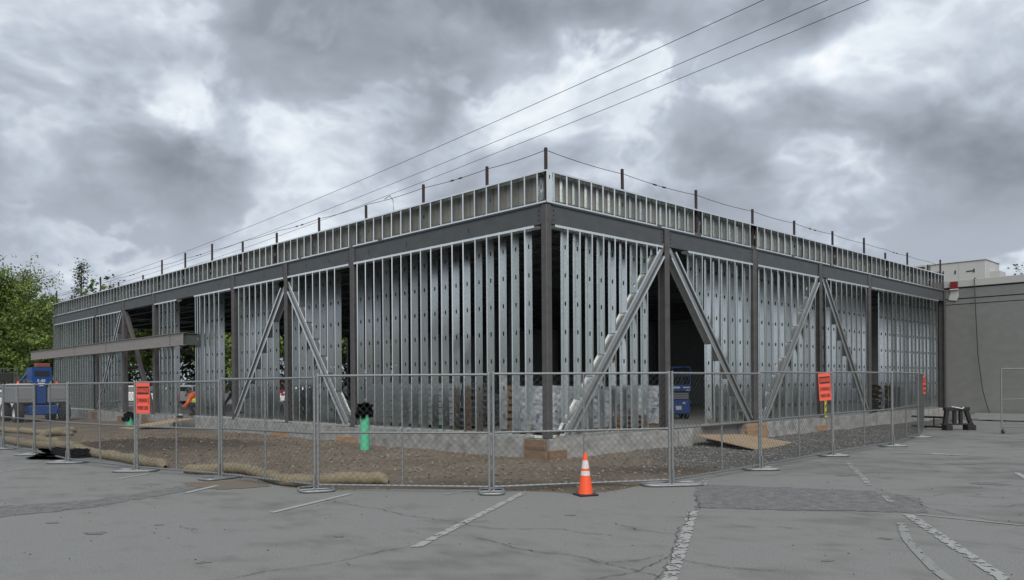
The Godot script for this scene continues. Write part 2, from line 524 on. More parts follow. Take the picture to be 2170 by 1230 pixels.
	var L := [
		[[[-5.02, -12.16], [-4.87, -13.05]], 0.10, 0.93, paint], [[[-3.12, -10.23], [-2.46, -11.93]], 0.095, 0.96, paint],
		[[[-0.99, -8.0], [-0.55, -9.5], [0.17, -11.96]], 0.11, 0.72, paint], [[[3.33, -13.54], [3.05, -12.7]], 0.11, 0.6, paint],
		[[[2.31, -10.15], [1.85, -8.5], [1.38, -6.88], [1.1, -5.9]], 0.13, 0.62, paint], [[[6.75, -15.94], [5.9, -13.3], [5.64, -12.49]], 0.11, 0.55, paint],
		[[[5.4, -11.6], [5.16, -10.78]], 0.10, 0.5, paint], [[[4.87, -9.76], [4.45, -8.1], [4.07, -6.56], [3.8, -5.6]], 0.13, 0.68, paint],
		[[[4.50, -9.18], [4.12, -8.3], [3.91, -7.66], [3.68, -6.9], [3.61, -6.57], [3.62, -5.8]], 0.10, 0.8, faint],
		[[[4.95, -9.78], [5.79, -8.98], [7.2, -7.7]], 0.045, 0.8, paint], [[[8.67, -18.16], [10.18, -17.11]], 0.09, 0.97, paint],
		[[[9.45, -17.85], [9.9, -17.3]], 0.22, 0.9, paint], [[[8.94, -14.05], [8.4, -12.8]], 0.10, 0.85, paint], [[[-7.0, -14.06], [-6.82, -14.85]], 0.09, 0.85, paint],
		[[[-10.0, -15.2], [-9.7, -16.1]], 0.09, 0.7, paint], [[[-1.0, -11.8], [-0.7, -12.2]], 0.06, 0.8, paint], [[[5.65, -15.5], [6.3, -16.2]], 0.05, 0.6, faint]]
	for l in L:
		worn_line(asphalt, "paint_line", l[0], l[1], l[2], l[3])
	var cm := mat(lin(0.065, 0.065, 0.063), 0.95)
	var C := [
		[[-2.68, -11.37], [-1.79, -10.48], [-1.08, -9.72], [-0.68, -9.38], [-0.3, -9.53]], [[-0.7, -9.4], [-0.1, -9.0], [0.5, -8.95], [1.1, -8.5]],
		[[-0.44, -8.52], [0.06, -7.9], [0.47, -7.62], [0.86, -7.23], [1.09, -6.9], [1.25, -6.73]], [[-1.04, -8.09], [-1.47, -7.56], [-2.0, -7.1], [-2.36, -6.83], [-3.2, -6.3]],
		[[1.43, -7.57], [1.02, -7.29], [0.87, -7.23]], [[2.63, -11.5], [2.42, -10.4], [2.2, -9.9], [2.05, -9.37], [1.73, -8.57], [1.66, -8.1], [1.52, -7.67], [1.42, -7.2], [1.26, -6.73], [1.1, -6.1]],
		[[1.75, -8.6], [1.35, -8.9], [1.2, -9.3]], [[1.5, -7.5], [1.0, -6.9], [0.6, -6.6]], [[1.5, -7.4], [1.9, -7.0], [2.3, -6.9]],
		[[5.6, -12.16], [5.48, -10.9], [5.42, -10.28], [5.5, -9.7], [5.71, -9.29], [6.6, -8.8]], [[5.5, -11.4], [6.0, -11.3], [6.6, -11.6]], [[5.45, -10.6], [6.2, -10.3], [6.9, -10.5]],
		[[2.4, -10.42], [3.2, -10.25], [4.0, -10.12], [5.15, -9.88]], [[7.5, -12.3], [8.0, -12.0], [8.2, -11.5]], [[3.0, -9.0], [3.15, -8.85]], [[3.7, -13.7], [4.5, -13.9], [5.4, -14.6]], [[-3.9, -9.3], [-3.6, -9.1]]]
	for i in C.size():
		crack(asphalt, C[i], cm, 200 + i)
	# pebbles and crumbs lying on the asphalt
	scatter("loose_gravel", "stuff", "small loose stones scattered over the grey asphalt", 420, func(r):
		var z := -5.8 - pow(r.randf(), 0.8) * 14.0
		return Vector3(r.randf_range(-0.66, 0.66) * -z, 0.004, z), 0.006, 0.018, lin(0.05, 0.05, 0.048), lin(0.14, 0.135, 0.125), 51)
	build_dirt()

func ragged(parent: Node, called: String, pts: Array, y: float, wob: float, m: Material, sd: int):
	var r := RandomNumberGenerator.new()
	r.seed = sd
	var poly := PackedVector2Array()
	for i in pts.size():
		var a := Vector2(pts[i][0], pts[i][1])
		var b := Vector2(pts[(i + 1) % pts.size()][0], pts[(i + 1) % pts.size()][1])
		var n := maxi(2, int(a.distance_to(b) / 0.09))
		for k in n:
			poly.append(a.lerp(b, float(k) / n) + Vector2(r.randf_range(-wob, wob), r.randf_range(-wob, wob)) * 0.5)
	var ids := Geometry2D.triangulate_polygon(poly)
	var s := ST()
	for i in range(0, ids.size(), 3):
		tri(s, Vector3(poly[ids[i]].x, y, poly[ids[i]].y), Vector3(poly[ids[i + 1]].x, y, poly[ids[i + 1]].y), Vector3(poly[ids[i + 2]].x, y, poly[ids[i + 2]].y), Vector3.UP)
	part(called, s, m, parent)

func walk(pts: Array, step: float) -> Array:
	var out := []
	for i in pts.size() - 1:
		var a := Vector2(pts[i][0], pts[i][1])
		var b := Vector2(pts[i + 1][0], pts[i + 1][1])
		var n := maxi(1, int(ceil(a.distance_to(b) / step)))
		for k in n: out.append(a.lerp(b, float(k) / n))
	out.append(Vector2(pts[-1][0], pts[-1][1]))
	return out

# paint that has flaked off in places: a grid of small flakes along the line, kept where noise allows
func worn_line(parent: Node, called: String, pts: Array, width: float, keep: float, m: Material):
	var p := walk(pts, 0.014)
	var s := ST()
	var n := noise(77, 3.0, 5, 0.75)
	var rows := 9
	for i in p.size() - 1:
		var d: Vector2 = (p[i + 1] - p[i]).normalized()
		var side := Vector2(-d.y, d.x)
		for j in rows:
			var f0 := (float(j) / rows - 0.5) * width
			var f1 := (float(j + 1) / rows - 0.5) * width
			var mid: Vector2 = p[i] + side * (f0 + f1) * 0.5
			var edge := 0.12 if (j == 0 or j == rows - 1) else (0.04 if (j == 1 or j == rows - 2) else 0.0)
			if n.get_noise_2d(mid.x * 2.0, mid.y * 2.0) * 0.9 + 0.5 < keep - edge:
				quad(s, Vector3(p[i].x + side.x * f0, 0.0075, p[i].y + side.y * f0), Vector3(p[i + 1].x + side.x * f0, 0.0075, p[i + 1].y + side.y * f0), Vector3(p[i + 1].x + side.x * f1, 0.0075, p[i + 1].y + side.y * f1), Vector3(p[i].x + side.x * f1, 0.0075, p[i].y + side.y * f1), Vector3.UP)
	part(called, s, m, parent)

func crack(parent: Node, pts: Array, m: Material, sd: int):
	var r := RandomNumberGenerator.new()
	r.seed = sd
	var p := walk(pts, 0.06)
	var off := Vector2.ZERO
	var s := ST()
	var prev := Vector2(p[0])
	for i in range(1, p.size()):
		off = off * 0.8 + Vector2(r.randf_range(-1, 1), r.randf_range(-1, 1)) * 0.028
		var q: Vector2 = p[i] + off
		var d := (q - prev).normalized()
		var side := Vector2(-d.y, d.x) * r.randf_range(0.0018, 0.0065)
		quad(s, Vector3(prev.x - side.x, 0.0105, prev.y - side.y), Vector3(q.x - side.x, 0.0105, q.y - side.y), Vector3(q.x + side.x, 0.0105, q.y + side.y), Vector3(prev.x + side.x, 0.0105, prev.y + side.y), Vector3.UP)
		prev = q
	part("crack", s, m, parent)

func pebble_mesh(sd: int) -> ArrayMesh:
	var r := RandomNumberGenerator.new()
	r.seed = sd
	var s := ST()
	s.set_smooth_group(-1)
	var v := []
	for d in [Vector3(1, 0, 0), Vector3(0.3, 0, 0.95), Vector3(-0.8, 0, 0.6), Vector3(-0.8, 0, -0.6), Vector3(0.3, 0, -0.95)]: v.append(d * r.randf_range(0.75, 1.2))
	var top := Vector3(r.randf_range(-0.3, 0.3), r.randf_range(0.5, 0.9), r.randf_range(-0.3, 0.3))
	var bot := Vector3(0, -0.4, 0)
	for i in 5:
		s.add_vertex(v[i]); s.add_vertex(v[(i + 1) % 5]); s.add_vertex(top)
		s.add_vertex(v[(i + 1) % 5]); s.add_vertex(v[i]); s.add_vertex(bot)
	s.generate_normals()
	return s.commit()

func scatter(called: String, kind: String, label: String, count: int, where: Callable, smin: float, smax: float, c0: Color, c1: Color, sd: int, parent: Node = self):
	var r := RandomNumberGenerator.new()
	r.seed = sd
	var mm := MultiMesh.new()
	mm.transform_format = MultiMesh.TRANSFORM_3D
	mm.use_colors = true
	mm.mesh = pebble_mesh(sd)
	mm.instance_count = count
	for i in count:
		var p: Vector3 = where.call(r)
		var sc := lerpf(smin, smax, pow(r.randf(), 2.2))
		var b := Basis(Vector3.UP, r.randf() * TAU) * Basis(Vector3.RIGHT, r.randf_range(-0.7, 0.7))
		mm.set_instance_transform(i, Transform3D(b.scaled(Vector3(sc, sc * r.randf_range(0.6, 1.0), sc)), p))
		mm.set_instance_color(i, c0.srgb_to_linear().lerp(c1.srgb_to_linear(), r.randf()))
	var o := MultiMeshInstance3D.new()
	o.multimesh = mm
	o.name = called
	var m := mat(Color.WHITE, 0.95)
	m.vertex_color_use_as_albedo = true
	o.material_override = m
	o.set_meta("kind", kind)
	o.set_meta("label", label)
	o.set_meta("category", "gravel")
	parent.add_child(o)

var dirt_poly: PackedVector2Array
var dn1: FastNoiseLite
var dn2: FastNoiseLite

func edge_distance(p: Vector2) -> float:
	var best := 99.0
	for i in 27:
		var q := Geometry2D.get_closest_point_to_segment(p, dirt_poly[i], dirt_poly[i + 1])
		best = minf(best, p.distance_to(q))
	return best

func dirt_height(x: float, z: float, e: float) -> float:
	var h := smoothstep(-0.02, 0.5, e) * 0.045 - 0.012
	var grow := smoothstep(0.0, 0.9, e)
	h += grow * (dn1.get_noise_2d(x, z) * 0.05 + dn2.get_noise_2d(x, z) * 0.030)
	# the dug mound behind the straw rolls
	var m := Vector2((x + 9.2) / 2.8, (z + 20.6) / 1.9).length()
	h += grow * 0.20 * exp(-m * m) * (1.0 + 0.8 * dn2.get_noise_2d(x * 1.7, z * 1.7))
	var m2 := Vector2((x + 0.4) / 2.6, (z + 13.5) / 1.0).length()
	h += grow * 0.05 * exp(-m2 * m2)
	return h

func gravel_share(x: float, z: float) -> float:
	var q := D2W.affine_inverse() * Vector3(x, 0, z)
	return smoothstep(-0.6, 1.6, q.x - 2.2 - (-q.z) * 0.25 + dn1.get_noise_2d(x * 0.8, z * 0.8) * 2.2 + (1.2 if q.z > 2.2 else 0.0))

func build_dirt():
	dirt_poly = dirt_outline()
	dn1 = noise(61, 0.35, 4)
	dn2 = noise(62, 1.9, 4, 0.6)
	var tone := noise(63, 0.45, 5, 0.6)
	var fine := noise(64, 5.0, 3, 0.6)
	var step := 0.11
	var x0 := -33.0
	var z0 := -47.0
	var nx := int(53.0 / step)
	var nz := int(36.0 / step)
	var ids := {}
	var st := ST()
	var count := 0
	var inv := D2W.affine_inverse()
	for j in nz + 1:
		for i in nx + 1:
			# coarser far away: snap so that only every third row and column is used beyond 24 m
			var x := x0 + i * step
			var z := z0 + j * step
			if z < -25.0 and (i % 3 != 0 or j % 3 != 0): continue
			var p := Vector2(x, z)
			var q := inv * Vector3(x, 0, z)
			if q.x > 0.5 and q.z < -0.5: continue
			if not Geometry2D.is_point_in_polygon(p, dirt_poly): continue
			var e := edge_distance(p)
			var h := dirt_height(x, z, e)
			var g := gravel_share(x, z)
			var t := tone.get_noise_2d(x, z)
			var f := fine.get_noise_2d(x, z)
			var brown := Color(0.185, 0.147, 0.108).lerp(Color(0.265, 0.225, 0.175), clampf(0.5 + t * 0.9, 0, 1))
			var dig := exp(-pow(Vector2((x + 9.2) / 2.9, (z + 20.4) / 2.0).length(), 4.0)) + 0.8 * exp(-pow(Vector2((x + 0.2) / 2.4, (z + 12.5) / 0.5).length(), 2.0)) + 0.9 * exp(-pow(Vector2((x - 2.6) / 1.3, (z + 14.6) / 0.8).length(), 2.0))
			brown = brown.lerp(Color(0.066, 0.050, 0.039), clampf(dig * (0.95 + f * 0.7), 0, 0.95))
			var c := brown.lerp(Color(0.135, 0.135, 0.130), g * 0.9)
			var k := 1.0 + f * 0.35
			st.set_color(Color(c.r * k, c.g * k, c.b * k))
			st.add_vertex(Vector3(x, h, z))
			ids[i * 10000 + j] = count
			count += 1
	for j in nz:
		for i in nx:
			var z := z0 + j * step
			var far := z < -25.0 - step * 0.5
			var w := 1
			if far:
				if i % 3 != 0 or j % 3 != 0: continue
				w = 3
			if not (ids.has(i * 10000 + j) and ids.has((i + w) * 10000 + j) and ids.has(i * 10000 + j + w) and ids.has((i + w) * 10000 + j + w)): continue
			var a: int = ids[i * 10000 + j]
			var b: int = ids[(i + w) * 10000 + j]
			var c: int = ids[i * 10000 + j + w]
			var d: int = ids[(i + w) * 10000 + j + w]
			st.add_index(a); st.add_index(b); st.add_index(c)
			st.add_index(b); st.add_index(d); st.add_index(c)
	st.generate_normals()
	var m := tmat(tex(65, 0.12, 512, Color(0.62, 0.62, 0.62), Color(1.0, 1.0, 1.0), 5, 0.85, 1.0, 26.0), 1.3, 0.97, 0.0, bump(66, 0.14, 512, 9.0, 5, 24.0), 0.9)
	m.vertex_color_use_as_albedo = true
	structure("dirt_ground", st, m)
	var place := func(r: RandomNumberGenerator, want_gravel: bool) -> Vector3:
		for k in 60:
			var x := r.randf_range(-14.0, 13.0)
			var z := r.randf_range(-27.0, -11.5)
			if not Geometry2D.is_point_in_polygon(Vector2(x, z), dirt_poly): continue
			var q := inv * Vector3(x, 0, z)
			if q.x > -0.05 and q.z < 0.05: continue
			var g := gravel_share(x, z)
			if (r.randf() < g) != want_gravel: continue
			return Vector3(x, dirt_height(x, z, edge_distance(Vector2(x, z))) + 0.002, z)
		return Vector3(0.5, 0.0, -13.0)
	scatter("crushed_gravel", "stuff", "grey crushed gravel spread beside the right hand foundation", 9000, func(r): return place.call(r, true), 0.011, 0.04, lin(0.07, 0.07, 0.068), lin(0.24, 0.24, 0.225), 67)
	scatter("dirt_clods", "stuff", "brown soil clods and chips lying on the bare dirt", 9000, func(r): return place.call(r, false), 0.007, 0.042, lin(0.085, 0.063, 0.044), lin(0.26, 0.22, 0.17), 68)

# ---------------------------------------------------------------- the steel framed building
# facade point: side 0 = left facade, 1 = right facade; t along it, d inwards
func F(side: int, t: float, y: float, d: float) -> Vector3:
	return Vector3(d, y, -t) if side == 0 else Vector3(t, y, -d)

func fbox(s: SurfaceTool, side: int, t0: float, t1: float, y0: float, y1: float, d0: float, d1: float):
	var a := F(side, t0, y0, d0)
	var b := F(side, t1, y1, d1)
	box(s, Vector3(minf(a.x, b.x), minf(a.y, b.y), minf(a.z, b.z)), Vector3(maxf(a.x, b.x), maxf(a.y, b.y), maxf(a.z, b.z)))

# punched C stud of a given length, standing at the facade's zero point
func stud_mesh(side: int, length: float, depth: float, phase: float, hole := true) -> ArrayMesh:
	var key := "%d_%.2f_%.2f_%.2f" % [side, length, depth, phase]
	if cache.has(key): return cache[key]
	var s := ST()
	var nt := F(side, -1, 0, 0)
	var nd := F(side, 0, 0, -1)
	var w := 0.041
	# left facade: web on the corner side; right facade: web on the far side, so that its open side shows
	var web := 0.0 if side == 0 else w
	var hw := 0.019
	var hh := 0.051
	var ys := []
	if hole:
		var y := phase
		while y < length - 0.12:
			if y > 0.08: ys.append(y)
			y += 0.61
	var mid := depth * 0.5
	quad(s, F(side, web, 0, 0), F(side, web, length, 0), F(side, web, length, mid - hw), F(side, web, 0, mid - hw), nt)
	quad(s, F(side, web, 0, mid + hw), F(side, web, length, mid + hw), F(side, web, length, depth), F(side, web, 0, depth), nt)
	var last := 0.0
	for y in ys:
		quad(s, F(side, web, last, mid - hw), F(side, web, y - hh, mid - hw), F(side, web, y - hh, mid + hw), F(side, web, last, mid + hw), nt)
		# rounded ends of the slot
		for e in [-1.0, 1.0]:
			for k in [-1.0, 1.0]:
				tri(s, F(side, web, y + e * hh, mid + k * hw), F(side, web, y + e * (hh - 0.012), mid + k * hw), F(side, web, y + e * hh, mid + k * (hw - 0.012)), nt)
		last = y + hh
	quad(s, F(side, web, last, mid - hw), F(side, web, length, mid - hw), F(side, web, length, mid + hw), F(side, web, last, mid + hw), nt)
	# flanges (a sheet with a little thickness) and lips
	for dd in [0.0, depth - 0.002]:
		fbox(s, side, 0.0006, w - 0.0006, 0.0, length, dd - 0.0005, dd + 0.0015)
	var lip := w if side == 0 else 0.0
	fbox(s, side, lip - 0.001, lip + 0.001, 0.0, length, 0.0015, 0.014)
	fbox(s, side, lip - 0.001, lip + 0.001, 0.0, length, depth - 0.014, depth - 0.002)
	var m := s.commit()
	cache[key] = m
	return m

# U shaped track lying along a facade
func track(s: SurfaceTool, side: int, t0: float, t1: float, y: float, up: bool, depth := 0.205, leg := 0.05):
	var y0 := y
	var y1 := y + (leg if up else -leg)
	fbox(s, side, t0, t1, minf(y0, y0 + (0.002 if up else -0.002)), maxf(y0, y0 + (0.002 if up else -0.002)), -0.004, depth)
	fbox(s, side, t0, t1, minf(y0, y1), maxf(y0, y1), -0.006, -0.0035)
	fbox(s, side, t0, t1, minf(y0, y1), maxf(y0, y1), depth, depth + 0.002)

func put_stud(wall: Node, side: int, t: float, y0: float, y1: float, depth := 0.2, called := "stud", lean := 0.0):
	if y1 - y0 < 0.12: return
	var o := part(called, stud_mesh(side, snappedf(y1 - y0, 0.04), depth, snappedf(fposmod(0.92 - y0, 0.61), 0.02)), M.studs[absi(hash(t * 13.7 + side)) % 4], wall)
	o.position = F(side, t - 0.0205, y0, 0.0)
	if lean != 0.0: o.rotate_object_local(F(side, 0, 0, 1), lean)

# one framed bay: brace = [t_top, y_top, t_bottom, y_bottom] or empty
func stud_wall(b: Node, side: int, t0: float, t1: float, studs: Array, brace := [], low_from := -1e9, low_to := 1e9):
	var s := ST()
	track(s, side, t0, t1, BEAM_LOW, false)
	var l0 := maxf(t0, low_from - 0.05)
	var l1 := minf(t1, low_to + 0.05)
	var wall := part("stud_wall", s, M.galv2, b)
	s = ST()
	track(s, side, l0, l1, SLAB + 0.004, true)
	part("bottom_track", s, M.galv2, wall)
	var r := RandomNumberGenerator.new()
	r.seed = int(t0 * 1000) + side
	for t in studs:
		var lean := r.randfn(0.0, 0.0012)
		if brace.is_empty():
			put_stud(wall, side, t, SLAB + 0.008, BEAM_LOW - 0.004, 0.2, "stud", lean)
			continue
		var slope: float = (brace[1] - brace[3]) / (brace[0] - brace[2])
		var yb: float = brace[3] + slope * (t - brace[2])
		var gap := 0.135 * sqrt(1.0 + slope * slope)
		if yb + gap < BEAM_LOW: put_stud(wall, side, t, maxf(SLAB + 0.008, yb + gap), BEAM_LOW - 0.004, 0.2, "stud", lean)
		if yb - gap > SLAB and t > low_from and t < low_to: put_stud(wall, side, t, SLAB + 0.008, minf(BEAM_LOW - 0.004, yb - gap), 0.2, "stud", lean)

func brace_part(b: Node, side: int, br: Array, tracks := true, r := 0.062):
	var p0 := F(side, br[0], br[1], 0.1)
	var p1 := F(side, br[2], br[3], 0.1)
	var d := (p1 - p0).normalized()
	var inward := F(side, 0, 0, 1)
	var across := d.cross(inward).normalized()
	var t := Transform3D(Basis(across, d, inward), p0)
	if t.basis.determinant() < 0: t.basis.x = -t.basis.x
	var n := (p1 - p0).length()
	var s := ST()
	cbox(s, Vector3(-r, -0.25, -r), Vector3(r, n + 0.1, r), 0.012, t)
	var o := part("brace", s, M.dull if tracks else M.column, b)
	# gusset plates
	for e in [[-0.32, 0.12], [n - 0.2, n + 0.02]]:
		var g := ST()
		box(g, Vector3(-0.14, e[0], -0.008), Vector3(0.14, e[1], 0.008), t)
		part("gusset_plate", g, M.primer, o)
	if tracks:
		for k in [-1.0, 1.0]:
			var c := ST()
			var x0: float = 0.10 * k
			box(c, Vector3(minf(x0, x0 + 0.002 * k), 0.02, -0.1), Vector3(maxf(x0, x0 + 0.002 * k), n, 0.102), t)
			part("brace_track", c, M.dull, o)
			c = ST()
			box(c, Vector3(minf(x0, x0 + 0.045 * k), 0.02, -0.1045), Vector3(maxf(x0, x0 + 0.045 * k), n, -0.102), t)
			box(c, Vector3(minf(x0, x0 + 0.045 * k), 0.02, 0.102), Vector3(maxf(x0, x0 + 0.045 * k), n, 0.1045), t)
			part("track_lip", c, M.galv2, o)

func range_t(t0: float, n: int) -> Array:
	var a := []
	for i in n: a.append(t0 + PITCH * i)
	return a

func column_part(b: Node, side: int, t: float, y1 := BEAM_TOP, w := 0.18, wf := false, y0 := SLAB):
	var s := ST()
	if wf:
		fbox(s, side, t - 0.1, t + 0.1, y0, y1, 0.0, 0.016)
		fbox(s, side, t - 0.1, t + 0.1, y0, y1, 0.19, 0.206)
		fbox(s, side, t - 0.006, t + 0.006, y0, y1, 0.016, 0.19)
	else:
		var a := F(side, t - w * 0.5, y0, 0.0)
		var c := F(side, t + w * 0.5, y1, w)
		cbox(s, Vector3(minf(a.x, c.x), y0, minf(a.z, c.z)), Vector3(maxf(a.x, c.x), y1, maxf(a.z, c.z)), 0.014)
	var o := part("column", s, M.column, b)
	var p := ST()
	fbox(p, side, t - 0.17, t + 0.17, y0 + 0.001, y0 + 0.024, 0.004, 0.3)
	part("base_plate", p, M.primer, o)

func beam_part(b: Node, side: int, t0: float, t1: float, d := 0.0, y0 := BEAM_LOW, y1 := BEAM_TOP, called := "beam"):
	var s := ST()
	fbox(s, side, t0, t1, y0 + 0.002, y0 + 0.016, d, d + 0.19)
	fbox(s, side, t0, t1, y1 - 0.014, y1, d, d + 0.19)
	fbox(s, side, t0, t1, y0 + 0.016, y1 - 0.014, d + 0.03, d + 0.042)
	var o := part(called, s, M.primer, b)
	# end connection plates with bolts
	var g := ST()
	for e in [[t0, 1.0], [t1, -1.0]]:
		var k: float = e[1]
		var c: float = e[0]
		for j in 3:
			var y := y0 + 0.1 + j * 0.1
			rod(g, F(side, c + 0.07 * k, y, d + 0.014), F(side, c + 0.07 * k, y, d + 0.034), 0.014, 6)
	part("bolt", g, M.dark_post, o).set_meta("kind", "stuff")

func build_steel_building():
	var b := thing("steel_building", "unfinished one storey building of grey steel columns and bright galvanized studs on concrete", "building", CORNER, TURN)
	# floor slab, foundation walls
	var s := ST()
	box(s, Vector3(0.25, -0.1, -36.9), Vector3(24.7, SLAB - 0.004, -0.25))
	part("floor_slab", s, M.slab, b)
	var colsL := [7.42, 11.14, 14.88, 22.26, 25.93, 29.7, 36.9]
	var colsR := [4.33, 8.65, 12.82, 16.73, 24.6]
	# foundation wall lengths between the column pockets
	var rL := [[0.62, 7.12], [8.25, 10.7], [12.1, 14.5], [15.3, 18.0], [20.0, 22.0], [23.6, 25.6], [26.6, 29.4], [30.3, 37.05]]
	for q in rL:
		var w := ST()
		fbox(w, 0, q[0], q[1], -0.15, SLAB, -0.03, 0.25)
		part("foundation_wall", w, M.concrete, b)
	var rR := [[0.02, 3.9], [4.75, 5.35], [9.15, 12.4], [13.15, 16.4], [17.2, 24.4]]
	for q in rR:
		var w := ST()
		fbox(w, 1, q[0], q[1], -0.15, SLAB, -0.03, 0.25)
		part("foundation_wall", w, M.concrete, b)
	# column pockets: recessed concrete, some closed with form boards
	for q in [[7.12, 8.25], [10.7, 12.1], [14.5, 15.3], [22.0, 23.6], [25.6, 26.6], [29.4, 30.3]]:
		var w := ST()
		fbox(w, 0, q[0] + 0.012, q[1] - 0.012, -0.15, SLAB - 0.01, 0.0, 0.25)
		part("column_pocket", w, M.concrete, b)
	for q in [[3.9, 4.75], [8.0, 9.15], [12.4, 13.15], [16.4, 17.2]]:
		var w := ST()
		fbox(w, 1, q[0] + 0.012, q[1] - 0.012, -0.15, SLAB - 0.01, 0.0, 0.25)
		part("column_pocket", w, M.concrete, b)
	var boards := [[0, 0.04, 0.64, 0.24, 0.462, -0.07, 0.0], [0, -0.02, 0.62, -0.03, 0.233, -0.09, -0.02], [0, 7.2, 8.22, -0.04, 0.2, -0.05, 0.0], [0, 11.0, 12.0, -0.03, 0.22, -0.05, 0.0], [0, 23.0, 23.55, -0.02, 0.44, -0.05, 0.0], [0, 29.45, 30.25, -0.02, 0.42, -0.05, 0.0], [0, 22.05, 22.9, -0.02, 0.2, -0.05, 0.0], [0, 26.0, 26.55, -0.02, 0.3, -0.05, 0.0]]
	for q in boards:
		var w := ST()
		var p := F(q[0], q[1], q[3], q[5])
		var p2 := F(q[0], q[2], q[4], q[6])
		cbox(w, Vector3(minf(p.x, p2.x), q[3], minf(p.z, p2.z)), Vector3(maxf(p.x, p2.x), q[4], maxf(p.z, p2.z)), 0.006)
		part("form_board", w, M.wood if q[1] < 1.0 or q[1] > 20.0 else M.wood2, b)
	for q in [[1, -0.02, 0.5, -0.03, 0.236, -0.09, -0.02], [1, 8.0, 9.12, 0.24, 0.47, -0.07, 0.0], [1, 8.02, 9.15, -0.03, 0.235, -0.08, 0.0], [1, 12.42, 13.12, -0.02, 0.24, -0.05, 0.0]]:
		var w := ST()
		var p := F(q[0], q[1], q[3], q[5])
		var p2 := F(q[0], q[2], q[4], q[6])
		cbox(w, Vector3(minf(p.x, p2.x), q[3], minf(p.z, p2.z)), Vector3(maxf(p.x, p2.x), q[4], maxf(p.z, p2.z)), 0.006)
		part("form_board", w, M.wood if q[1] < 1.0 else M.wood2, b)
	s = ST()
	box(s, Vector3(0.0, -0.15, -0.61), Vector3(0.24, SLAB - 0.006, -0.26))
	part("column_pocket", s, M.concrete, b)
	# columns and beams
	s = ST()
	cbox(s, Vector3(0.0, SLAB, -0.165), Vector3(0.165, BEAM_TOP, 0.0), 0.014)
	var cc := part("column", s, M.column, b)
	s = ST()
	box(s, Vector3(-0.02, BEAM_TOP + 0.001, -0.2), Vector3(0.2, BEAM_TOP + 0.014, 0.02))
	part("cap_plate", s, M.primer, cc)
	for t in colsL: column_part(b, 0, t, BEAM_TOP, 0.2, t > 11.0 and t < 11.3)
	for t in colsR: column_part(b, 1, t, BEAM_TOP, 0.2, t < 5.0 or (t > 12.0 and t < 13.0) or t > 20.0)
	var last := 0.17
	for t in colsL:
		beam_part(b, 0, last + 0.012, t - 0.112)
		last = t + 0.1
	last = 0.17
	for t in colsR:
		beam_part(b, 1, last + 0.012, t - 0.112)
		last = t + 0.1
	# far end frame and inner rows of columns
	for x in [6.2, 12.4, 18.6, 24.5]:
		for a in [7.42, 14.88, 22.26, 29.7, 36.9]:
			var c := ST()
			cbox(c, Vector3(x - 0.1, SLAB - 0.004, -a - 0.1), Vector3(x + 0.1, BEAM_LOW + 0.1, -a + 0.1), 0.014)
			part("column", c, M.primer, b)
	for a in [7.42, 14.88, 22.26, 29.7, 36.9]:
		s = ST()
		box(s, Vector3(0.22, BEAM_LOW - 0.04, -a - 0.1), Vector3(24.7, BEAM_LOW - 0.02, -a + 0.1))
		box(s, Vector3(0.22, BEAM_LOW - 0.02, -a - 0.008), Vector3(24.7, BEAM_TOP - 0.02, -a + 0.008))
		part("girder", s, M.primer, b)
	for x in [[6.3, 12.3, 29.7], [12.5, 18.5, 36.9], [0.3, 6.1, 36.9]]:
		var brs := ST()
		rod(brs, Vector3(x[0], SLAB + 0.1, -x[2]), Vector3((x[0] + x[1]) * 0.5, BEAM_LOW, -x[2]), 0.07, 6)
		rod(brs, Vector3(x[1], SLAB + 0.1, -x[2]), Vector3((x[0] + x[1]) * 0.5, BEAM_LOW, -x[2]), 0.07, 6)
		part("inner_brace", brs, M.primer, b)
	# open web joists under the roof deck
	for i in 19:
		var x := 1.3 + i * 1.25
		var j := ST()
		box(j, Vector3(x - 0.05, BEAM_TOP - 0.08, -36.7), Vector3(x + 0.05, BEAM_TOP - 0.03, -0.3))
		box(j, Vector3(x - 0.04, BEAM_LOW + 0.02, -36.7), Vector3(x + 0.04, BEAM_LOW + 0.05, -0.3))
		var z := -0.5
		var up := true
		while z > -36.0:
			rod(j, Vector3(x, BEAM_LOW + 0.04 if up else BEAM_TOP - 0.06, z), Vector3(x, BEAM_TOP - 0.06 if up else BEAM_LOW + 0.04, z - 0.6), 0.012, 4)
			z -= 0.6
			up = not up
		part("joist", j, M.primer, b)
	# ribbed roof deck
	s = ST()
	box(s, Vector3(0.05, BEAM_TOP + 0.02, -36.95), Vector3(24.7, BEAM_TOP + 0.1, -0.05))
	var rz := -0.3
	while rz > -36.8:
		box(s, Vector3(0.21, BEAM_TOP - 0.02, rz - 0.09), Vector3(24.6, BEAM_TOP + 0.0195, rz))
		rz -= 0.3
	part("roof_deck", s, M.deck, b)

	# stud walls, left facade
	stud_wall(b, 0, 0.36, 7.3, range_t(0.64, 17))
	var bl2 := [10.95, 4.62, 7.74, 0.56]
	var bl3 := [11.34, 4.62, 14.66, 0.60]
	stud_wall(b, 0, 7.56, 11.0, range_t(8.29, 7), bl2)
	stud_wall(b, 0, 11.28, 14.75, range_t(11.96, 7), bl3)
	brace_part(b, 0, bl2)
	brace_part(b, 0, bl3)
	stud_wall(b, 0, 15.02, 18.12, [15.97, 16.36, 16.77, 17.18, 17.6, 17.82, 18.0])
	stud_wall(b, 0, 19.8, 22.1, [20.02, 20.34, 20.75, 21.2, 21.6])
	brace_part(b, 0, [25.72, 4.86, 22.6, 0.56], false, 0.08)
	var bl7 := [26.2, 4.86, 29.4, 0.6]
	stud_wall(b, 0, 26.1, 29.55, range_t(26.66, 7), bl7)
	brace_part(b, 0, bl7)
	stud_wall(b, 0, 29.85, 36.75, range_t(30.15, 17))
